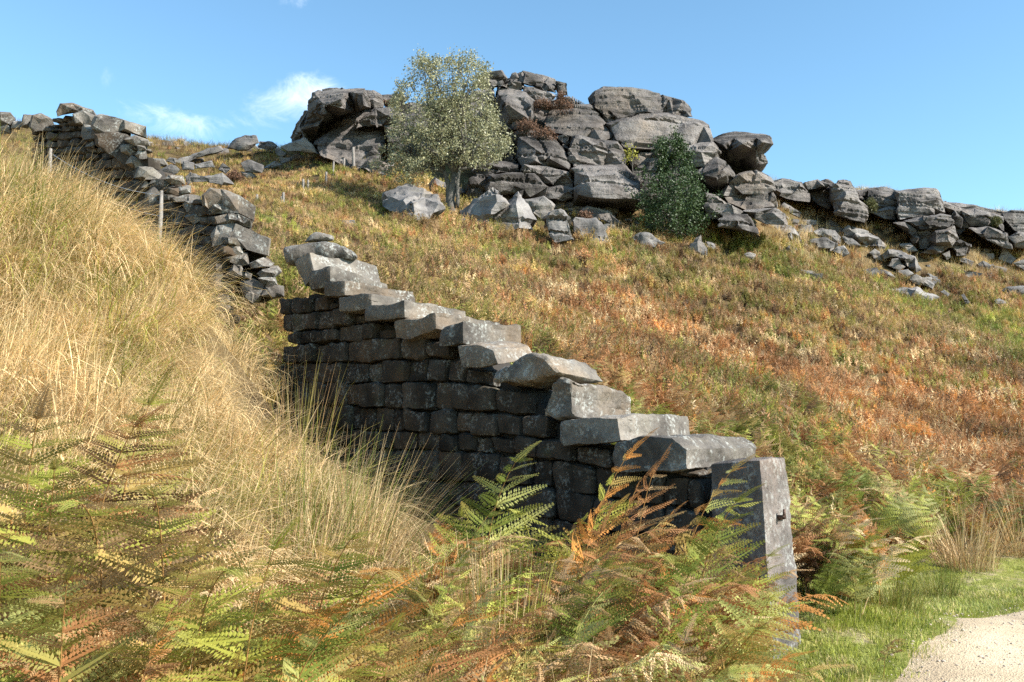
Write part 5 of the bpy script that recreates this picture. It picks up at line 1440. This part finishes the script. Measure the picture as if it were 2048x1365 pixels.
HERO = [  # u, Y, top v, variant, colours, label, turn
    (60, 3.4, 720, 1, ('olive', 'tan', 'lime', 'gold'), 'tall olive and tan fern at the left picture edge, highest of the foreground', .4),
    (175, 3.5, 690, 5, ('brown', 'rust', 'brown'), 'dry dark brown fern top standing above the straw grass, far left', .2),
    (240, 3.3, 860, 4, ('olive', 'tan', 'lime'), 'olive fern spreading sideways below the dark brown fern top', 0.0),
    (30, 2.9, 1080, 2, ('lime', 'pale', 'green'), 'pale green fern low at the left picture edge', .5),
    (250, 2.7, 1230, 6, ('orange', 'rust'), 'curled orange fern at the bottom left', 2.6),
    (490, 3.0, 1010, 3, ('olive', 'lime', 'gold'), 'upright olive fern with a bare yellow stalk, bottom centre-left', 1.0),
    (620, 3.2, 1075, 2, ('lime', 'green', 'gold'), 'broad green fern arching right, bottom centre-left', -.2),
    (690, 3.3, 1150, 4, ('orange', 'orange', 'gold'), 'bright orange fern lying over green ones, bottom centre', -.3),
    (330, 3.2, 1075, 0, ('lime', 'olive', 'gold'), 'yellowish-green upright fern among the straw grass', 1.4),
    (960, 5.2, 935, 1, ('green', 'pale', 'green'), 'small fresh green fern in front of the dark wall', .6),
    (880, 5.0, 1000, 3, ('green', 'pale'), 'thin green fern leaning left before the dark wall', 2.6),
    (1120, 5.3, 905, 0, ('gold', 'orange', 'lime'), 'tall slim yellow-tipped fern before the wall face', 1.5),
    (1190, 5.2, 975, 6, ('rust', 'brown', 'rust'), 'shrivelled rusty fern right of the slim yellow-tipped fern', 2.0),
    (1240, 5.4, 945, 6, ('rust', 'rust', 'tan'), 'tall curled rust-red fern below the lowest coping slab', 1.0),
    (1320, 5.4, 930, 3, ('orange', 'gold', 'pale'), 'orange and pale green fern against the lowest coping slab', .1),
    (1375, 5.3, 1010, 1, ('green', 'lime', 'green'), 'green fern reaching toward the gatepost from the left', -.2),
    (1462, 5.2, 1110, 1, ('pale', 'lime'), 'pale yellow-green fern crossing the gatepost front', .0),
    (1290, 4.6, 1120, 4, ('pale', 'green', 'lime'), 'spreading pale green fern below the rusty ferns', -.4),
    (1230, 4.2, 1190, 2, ('rust', 'straw', 'tan'), 'large straw-brown fern with flat fronds, bottom right of centre', 3.0),
    (1430, 4.8, 1200, 4, ('green', 'pale', 'green'), 'green fern drooping at the foot of the gatepost', -.9),
    (1080, 4.3, 1080, 7, ('rust', 'tan', 'brown'), 'collapsed rust-brown fern beside green rushes', 2.2),
    (980, 3.6, 1240, 3, ('rust', 'tan', 'gold'), 'rust and tan fern at the bottom edge near the centre', .9),
    (820, 3.3, 1180, 5, ('orange', 'rust', 'tan'), 'orange-brown withered fern at the bottom centre', .4),
    (1650, 7.4, 1060, 1, ('green', 'pale'), 'green fern right behind the gatepost', .2),
    (1690, 6.9, 1130, 4, ('lime', 'green', 'rust'), 'yellow-green fern right of the gatepost foot', -.3),
    (1668, 6.9, 1240, 7, ('rust', 'brown', 'tan'), 'low brown withered fern beside the gatepost foot', -.2),
    (110, 3.3, 960, 2, ('lime', 'olive', 'gold'), 'yellow-green fern between the left edge and the grass, at mid-height', .3),
    (5, 3.0, 900, 3, ('tan', 'rust', 'olive'), 'tan and rust fern half cut by the left picture edge', .1),
    (150, 2.9, 1150, 1, ('olive', 'rust', 'tan'), 'olive and rust fern low at bottom left beside the curled orange one', .6),
    (400, 3.1, 1150, 4, ('lime', 'pale', 'gold'), 'bright lime fern at the bottom, left of the bare yellow stalk', .2),
    (560, 2.9, 1215, 2, ('green', 'pale', 'green'), 'deep green fern in the bottom row left of centre', 1.9),
    (770, 3.0, 1240, 1, ('lime', 'gold', 'gold'), 'lime fern at the bottom edge below the orange ones', .2),
    (1150, 4.2, 1130, 1, ('green', 'lime', 'green'), 'leafy green fern under the slim yellow-tipped fern', .3),
    (1370, 4.6, 1120, 3, ('tan', 'rust', 'gold'), 'tan fern standing a little left of the gatepost foot', 1.2),
    (1400, 4.1, 1250, 4, ('green', 'lime', 'pale'), 'bright green fern at the bottom edge below the gatepost foot', .1),
    (1060, 3.7, 1270, 6, ('rust', 'orange', 'tan'), 'curled rust fern at the bottom edge right of centre', .7),
    (860, 4.4, 1110, 0, ('lime', 'gold', 'green'), 'slender lime fern between the straw grass and the wall shadow', .8),
    (220, 3.7, 800, 0, ('olive', 'lime', 'gold'), 'olive fern rising from the straw grass right of the dark brown one', .9),
    (350, 3.3, 930, 2, ('olive', 'gold', 'tan'), 'faded olive fern arching right over the straw grass', -.1),
    (1740, 5.9, 1265, 7, ('brown', 'rust'), 'low dead fern at the turf edge right of the gatepost', .3),
]
for u, Y, vt, var, cols, lb, rz in HERO:
    if fern(u, Y, vt, var, cols, lb, None, rz) is None: print('skipped', lb)
# ------------------------------------------------------------------ rush tussocks one can tell apart
def tussock(u, v, Yh, n, Lr, wid, spread, lean, cols, label, base=.14, curve=.8):
    h_ = hit(u, v) if Yh is None else None
    if h_ is None:
        x = (u - 1024) / F_PX * (Yh or 9); y = Yh or 9
    else: x, y = h_[0], h_[1]
    z = g1(x, y)
    r_ = random.Random(int(u))
    e = empty('rush_tussock', (x, y, z - .02), label, 'grass tussock', 'rush tussocks')
    for k, c in enumerate(cols):
        vv, ff, R = blades(n // len(cols), Lr, wid, spread, lean, r_, 6, curve, base)
        o = obj('blades', mesh_from('blades', vv, ff, M_GRASS_O, attrs={'rnd': R}), e)
        o.color = (*PAL[c], 1)
    return e
tussock(1930, 1135, None, 420, (.5, 1.05), .007, 1.5, (.0, 0), ('tan', 'straw', 'tan'), 'big bushy straw-brown rush tussock at the right picture edge', .34)
tussock(2040, 1110, None, 320, (.5, 1.0), .007, 1.5, (0, 0), ('tan', 'straw'), 'brown rush tussock cut by the right picture edge', .25)
tussock(1850, 1100, None, 200, (.35, .7), .007, 1.5, (0, 0), ('straw', 'olive'), 'smaller pale tussock left of the big straw-brown one', .2)
tussock(1670, 1060, None, 200, (.4, .75), .007, 1.3, (-.1, 0), ('straw', 'straw'), 'pale bleached grass tuft just behind the gatepost', .2)
tussock(1790, 1220, None, 330, (.2, .42), .005, .95, (0, 0), ('green', 'olive'), 'low fine green grass tussock on the turf right of the gatepost', .2)
tussock(1880, 1195, None, 260, (.2, .38), .005, .95, (0, 0), ('green', 'olive'), 'low dark green grass tussock nearest the track', .18)
tussock(1750, 1110, None, 160, (.3, .55), .006, .8, (0, 0), ('olive', 'straw'), 'thin wispy tuft between gatepost and brown tussocks', .18)
tussock(730, 1000, 5.6, 260, (.65, 1.15), .006, .7, (.45, 0), ('straw', 'green', 'tan'), 'long arching rush tussock leaning right before the dark wall', .2, .7)
tussock(640, 1020, 5.4, 220, (.6, 1.1), .006, .7, (.5, 0), ('straw', 'green'), 'arching straw rushes left of the long rush tussock', .2, .7)
tussock(1010, 1200, 4.4, 220, (.6, 1.0), .0065, .3, (.1, 0), ('green', 'lime', 'straw'), 'upright green rushes among rusty ferns, bottom centre', .2, .6)
tussock(900, 1180, 4.6, 160, (.5, .9), .006, .4, (0, 0), ('green', 'lime'), 'upright green grass clump at the shadow edge before the wall', .2, .6)
tussock(610, 790, 8.3, 90, (.5, 1.0), .006, .5, (.1, 0), ('tan', 'olive'), 'sparse tall grass stems in the shade of the wall', .3, .6)

# ------------------------------------------------------------------ trees
def leaf_cloud(centres, n_per, rad, size, r_, aspect=.55, cluster=0.0):
    m_ = len(centres) * n_per
    c = np.repeat(np.asarray(centres), n_per, 0)
    g_ = np.random.default_rng(int(r_.random() * 1e6))
    P_ = c + g_.normal(0, 1, (m_, 3)) * rad
    a = g_.normal(0, 1, (m_, 3)); a /= np.linalg.norm(a, axis=1)[:, None]
    b_ = np.cross(a, g_.normal(0, 1, (m_, 3))); b_ /= np.linalg.norm(b_, axis=1)[:, None] + 1e-9
    s = size * g_.uniform(.6, 1.3, (m_, 1))
    V = np.stack([P_ - a * s, P_ + b_ * s * aspect, P_ + a * s, P_ - b_ * s * aspect], 1).reshape(-1, 3)
    Fc = np.arange(m_ * 4).reshape(-1, 4)
    R = np.repeat(g_.random(m_) * (1 - cluster) + cluster * np.repeat(g_.random(len(centres)), n_per), 4)
    return V, Fc, R
def branch(p0, p1, r0, r1, r_, wob=.12, n=7, sag=0.0):
    p0, p1 = np.asarray(p0, float), np.asarray(p1, float)
    L_ = np.linalg.norm(p1 - p0)
    out = []
    w1 = np.array([r_.uniform(-1, 1) for _ in range(3)]) * wob * L_; w2 = np.array([r_.uniform(-1, 1) for _ in range(3)]) * wob * L_ * .5
    for k in range(n + 1):
        s = k / n
        out.append(p0 + (p1 - p0) * s + w1 * math.sin(math.pi * s) + w2 * math.sin(2 * math.pi * s) + np.array((0, 0, sag * math.sin(math.pi * s))))
    return np.array(out), np.linspace(r0, r1, n + 1)

# silvery tree in front of the crag
TY = 38.0
tb = W(905, 432, TY); tb[2] = g1(tb[0], tb[1]) - .1
tree = empty('silvery_tree', tuple(tb), 'wind-shaped silvery grey-green tree standing before the central crag', 'tree')
r_ = random.Random(11)
def tp(x, y, d=0.0): return W(*cp(2, x, y), TY + d) - tb
trunks = []
fork = tp(1015, 870); fork2 = tp(1005, 800)
trunk_paths = [(np.array([(0, 0, -.3), tp(1000, 975), tp(995, 930), tp(1008, 880), tp(1018, 830), tp(1025, 780)]), [.27, .25, .2, .19, .16, .13]),
               (np.array([tp(990, 960, .1), tp(985, 900, .1), tp(985, 850, .1), tp(970, 800, .15), tp(958, 760, .2)]), [.16, .13, .12, .1, .09]),
               (np.array([tp(1030, 980, -.1), tp(1040, 940, -.2), tp(1036, 880, -.2), tp(1042, 800, -.3), tp(1055, 740, -.3)]), [.12, .09, .08, .07, .06])]
tv = join([(lambda a: (a[0], tri_of(a[1])))(tube(p, r, 9)) for p, r in trunk_paths])
obj('trunk', mesh_from('trunk', tv[0] + (fbm(tv[0] * 5, 3) * .02)[:, None], tv[1], M_BARK, True), tree)
limbs = [((1025, 780, 0), (880, 420, -.6)), ((1025, 780, 0), (960, 300, .3)), ((1025, 780, 0), (1080, 330, -.3)), ((1055, 740, -.3), (1180, 420, .5)), ((958, 760, .2), (760, 520, .8)), ((958, 760, .2), (690, 680, -.4)),
         ((1055, 740, -.3), (1230, 600, -.5)), ((958, 760, .2), (820, 600, -1.2)), ((1025, 780, 0), (1060, 520, -1.3)), ((1025, 780, 0), (1000, 480, 1.4)), ((1055, 740, -.3), (1200, 520, 1.0)),
         ((958, 760, .2), (640, 640, .4)), ((1025, 790, 0), (850, 250, 0)), ((1055, 740, -.3), (1140, 250, 0)), ((958, 770, .2), (720, 760, -.3)), ((1050, 760, -.3), (1270, 690, .2)), ((1025, 780, 0), (900, 200, .3)), ((1025, 780, 0), (1110, 190, -.2)), ((1025, 790, 0), (840, 170, .1)), ((1025, 780, 0), (1010, 210, -.4))]
twig_tips = []
tw_parts = []
# crown outline in picture points; twigs stay inside it
CR = [(820, 110), (870, 150), (900, 165), (1000, 115), (1060, 150), (1110, 115), (1170, 160), (1190, 220), (1215, 300), (1230, 420), (1260, 520), (1330, 590), (1310, 660), (1240, 700), (1180, 735), (1080, 740), (1000, 690), (880, 725),
      (760, 810), (640, 800), (580, 760), (560, 680), (640, 590), (690, 480), (660, 400), (700, 310), (740, 260), (790, 180)]
def inside(x, y):
    c = False; n = len(CR)
    for i in range(n):
        x0, y0 = CR[i]; x1, y1 = CR[(i + 1) % n]
        if (y0 > y) != (y1 > y) and x < (x1 - x0) * (y - y0) / (y1 - y0) + x0: c = not c
    return c
for (a, b_) in limbs:
    pa, pb = tp(*a), tp(*b_)
    pth, rad = branch(pa, pb, .085, .022, r_, .1)
    v_, f_ = tube(pth, list(rad), 6)
    obj('limb', mesh_from('limb', v_, f_, M_BARK, True), tree)
    b_px = np.array(b_, float); a_px = np.array(a, float)
    for k in range(11):
        s = r_.uniform(.35, 1.0)
        q = pth[min(7, int(s * 7))]
        base_px = a_px + (b_px - a_px) * s
        for tr in range(20):
            e_px = base_px + np.array((r_.gauss(0, 100), r_.gauss(-55, 95), r_.gauss(0, .8)))
            if inside(e_px[0], e_px[1]): break
        else: continue
        e3 = tp(*e_px)
        p2, r2 = branch(q, e3, .02, .006, r_, .12, 5)
        v_, f_ = tube(p2, list(r2), 4, False); tw_parts.append((v_, tri_of(f_)))
        for j in range(3):
            c_ = p2[r_.choice((2, 3, 4, 5, 5))] + np.array((r_.gauss(0, .2), r_.gauss(0, .28), r_.gauss(.06, .2)))
            twig_tips.append(c_)
# extra spread so the outline is filled and ragged
for k in range(110):
    while True:
        x_, y_ = r_.uniform(560, 1330), 105 + 705 * r_.random() ** 1.5
        if inside(x_, y_): break
    dd = 1.9 * math.sqrt(max(.05, 1 - ((x_ - 950) / 420) ** 2))
    if r_.random() < .30 and 450 < y_ < 800 and 850 < x_ < 1150: continue
    c_ = tp(x_, y_, r_.uniform(-dd, dd)); twig_tips.append(c_)
for k in range(260):      # sprays at the rim
    i = r_.randrange(len(CR)); s = r_.random(); x0, y0 = CR[i]; x1, y1 = CR[(i + 1) % len(CR)]
    q = tp(x0 + (x1 - x0) * s + r_.gauss(0, 20), y0 + (y1 - y0) * s + r_.gauss(-8, 22), r_.uniform(-.8, .8))
    twig_tips.append(q)
    mid = tp(950 + (x0 - 950) * .8, 480 + (y0 - 480) * .8, 0)
    p2, r2 = branch(mid, q, .008, .003, r_, .1, 3); v_, f_ = tube(p2, list(r2), 3, False); tw_parts.append((v_, tri_of(f_)))
v_, f_ = join(tw_parts)
obj('twigs', mesh_from('twigs', v_, f_, M_BARK), tree)
v_, f_, R = leaf_cloud(twig_tips, 34, .115, .047, r_, .6, cluster=.65)
obj('crown', mesh_from('crown', v_, f_, M_LEAF_TREE, attrs={'rnd': R}), tree)

# holly
HY = 40.0
hb = W(*cp(3, 590, 985), HY); hb[2] = g1(hb[0], hb[1]) - .1
holly = empty('holly_tree', tuple(hb), 'dark green glossy conical holly at the foot of the right buttress', 'tree')
def hp(x, y, d=0.0): return W(*cp(3, x, y), HY + d) - hb
r_ = random.Random(21)
v_, f_ = tube([np.array((0, 0, -.3)), hp(585, 900), hp(590, 700), hp(590, 500)], [.12, .1, .06, .02], 7)
obj('trunk', mesh_from('trunk', v_, f_, M_BARK, True), holly)
HW = np.array([(425, 3, 588), (470, 12, 588), (520, 32, 592), (580, 66, 605), (640, 120, 605), (720, 165, 590), (800, 185, 578), (880, 188, 578), (950, 172, 590), (1000, 110, 600)])
tips, tw = [], []
for k in range(46):      # shoots standing out of the outline
    y_ = r_.uniform(440, 960); w_ = np.interp(y_, HW[:, 0], HW[:, 1]); cx = np.interp(y_, HW[:, 0], HW[:, 2]); a = r_.uniform(0, 6.28)
    for j in range(7):
        rr = w_ * (.75 + .12 * j)
        tips.append(hp(cx + rr * math.cos(a), y_ - j * r_.uniform(7, 13), rr * math.sin(a) * HY / F_PX / 2.923))
for k in range(900):
    y_ = r_.uniform(425, 1000); w_ = np.interp(y_, HW[:, 0], HW[:, 1]); cx = np.interp(y_, HW[:, 0], HW[:, 2])
    if r_.random() > w_ / 190 + .05: continue
    a = r_.uniform(0, 6.28); rr = w_ * math.sqrt(r_.uniform(.25, 1)) * (1 + .16 * math.sin(a * 3 + y_ * .03))
    q = hp(cx + rr * math.cos(a), y_ + r_.gauss(0, 8), rr * math.sin(a) * HY / F_PX / 2.923)
    tips.append(q)
    if r_.random() < .25:
        p2, r2 = branch(hp(cx, min(y_ + 60, 980)), q, .014, .005, r_, .1, 3); a_, b_ = tube(p2, list(r2), 3, False); tw.append((a_, tri_of(b_)))
for k in range(120):
    tips.append(hp(510 + r_.gauss(0, 18), r_.uniform(435, 620), r_.gauss(0, .3)))
v_, f_ = join(tw); obj('twigs', mesh_from('twigs', v_, f_, M_BARK), holly)
v_, f_, R = leaf_cloud(tips, 17, .10, .056, r_, .55, cluster=.6)
obj('crown', mesh_from('crown', v_, f_, M_LEAF_HOLLY, attrs={'rnd': R}), holly)

# sapling on the crag
sb = W(*cp(3, 343, 660), 42.6)
sap = empty('sapling', tuple(sb), 'thin yellow-leaved sapling growing from a crack left of the holly', 'tree')
def sp(x, y, d=0.0): return W(*cp(3, x, y), 42.6 + d) - sb
r_ = random.Random(31)
parts_ = [(lambda a: (a[0], tri_of(a[1])))(tube(*branch(np.array((0, 0, -.2)), sp(336, 500), .03, .012, r_, .03), 5))]
tips = []
for k in range(14):
    q = sp(r_.uniform(298, 356), r_.uniform(478, 560), r_.uniform(-.3, .3)); tips.append(q)
    parts_.append((lambda a: (a[0], tri_of(a[1])))(tube(*branch(sp(340, r_.uniform(540, 610)), q, .008, .003, r_, .08, 3), 3)))
v_, f_ = join(parts_); obj('trunk', mesh_from('trunk', v_, f_, M_BARK), sap)
v_, f_, R = leaf_cloud(tips, 16, .11, .055, r_, .6); obj('crown', mesh_from('crown', v_, f_, M_LEAF_SAP, attrs={'rnd': R}), sap)

# shrub on the far edge and heather tufts
def shrub(name, crop, x, y, Y, rx, ry, mat, label, cat, n=60, size=.06, group=None):
    u, v = cp(crop, x, y + ry); p = W(u, v, Y)
    e = empty(name, tuple(p), label, cat, group)
    r2_ = random.Random(int(x + y)); k_ = Y / F_PX / CROP[crop][0]
    tips, st = [], []
    for k in range(n):
        a = r2_.uniform(0, 6.28); q_ = math.sqrt(r2_.random())
        el = r2_.random()
        q = np.array((math.cos(a) * q_ * rx * k_, math.sin(a) * q_ * rx * k_, (el ** .8) * 2 * ry * k_ * (1 - .5 * q_ * q_)))
        tips.append(q)
        s0 = np.array((q[0] * .15, q[1] * .15, -.1)); v1, f1 = tube([s0, (s0 + q) / 2 + (0, 0, .03), q], [.012, .008, .004], 3, False); st.append((v1, tri_of(f1)))
    a_, b_ = join(st); obj('stems', mesh_from('stems', a_, b_, M_BARK), e)
    a_, b_, R = leaf_cloud(tips, 22, rx * k_ * .16 + .03, size, r2_, .4); obj('foliage', mesh_from('foliage', a_, b_, mat, attrs={'rnd': R}), e)
    return e
shrub('gorse_bush', 4, 905, 335, 54, 38, 48, M_LEAF_GORSE, 'small olive shrub in a cleft of the far right edge', 'shrub', 80, .07)
shrub('gorse_bush', 4, 1840, 450, 58, 26, 32, M_LEAF_GORSE, 'tiny olive shrub on the rock at far right', 'shrub', 40, .07)
for x_, y_, Y_, rx, ry, c_, lb in ((1440, 500, 43.0, 60, 28, 2, 'dark heather tuft on the ledge beside the central pale block'), (1540, 545, 42.6, 62, 26, 2, 'reddish-brown heather draping over the central ledge'), (1540, 372, 44.6, 50, 14, 2, 'thin heather strip under the top boulders'),
                                  (1650, 380, 44.8, 60, 14, 2, 'heather fringe beside the fluted rock'), (640, 372, 50, 30, 14, 2, 'heather tuft on the left outcrop top'), (1785, 1030, 38.6, 36, 22, 2, 'brown heather tuft between the pale upright slabs'),
                                  (905, 895, 42, 60, 20, 3, 'greenish-brown heather on the ledge right of the holly'), (290, 660, 48, 55, 24, 2, 'bushy brown heather at the foot of the left boulder'), (1370, 590, 40, 48, 22, 1, 'brown heather clump beside rubble on the left slope'),
                                  (1640, 330, 44.6, 24, 40, 2, 'upright heather stems beside the top boulders')):
    shrub('heather_tuft', c_, x_, y_, Y_, rx, ry, M_HEATHER, lb, 'heather', 55, .05, 'heather on the rocks')
print('objects', len(bpy.data.objects))
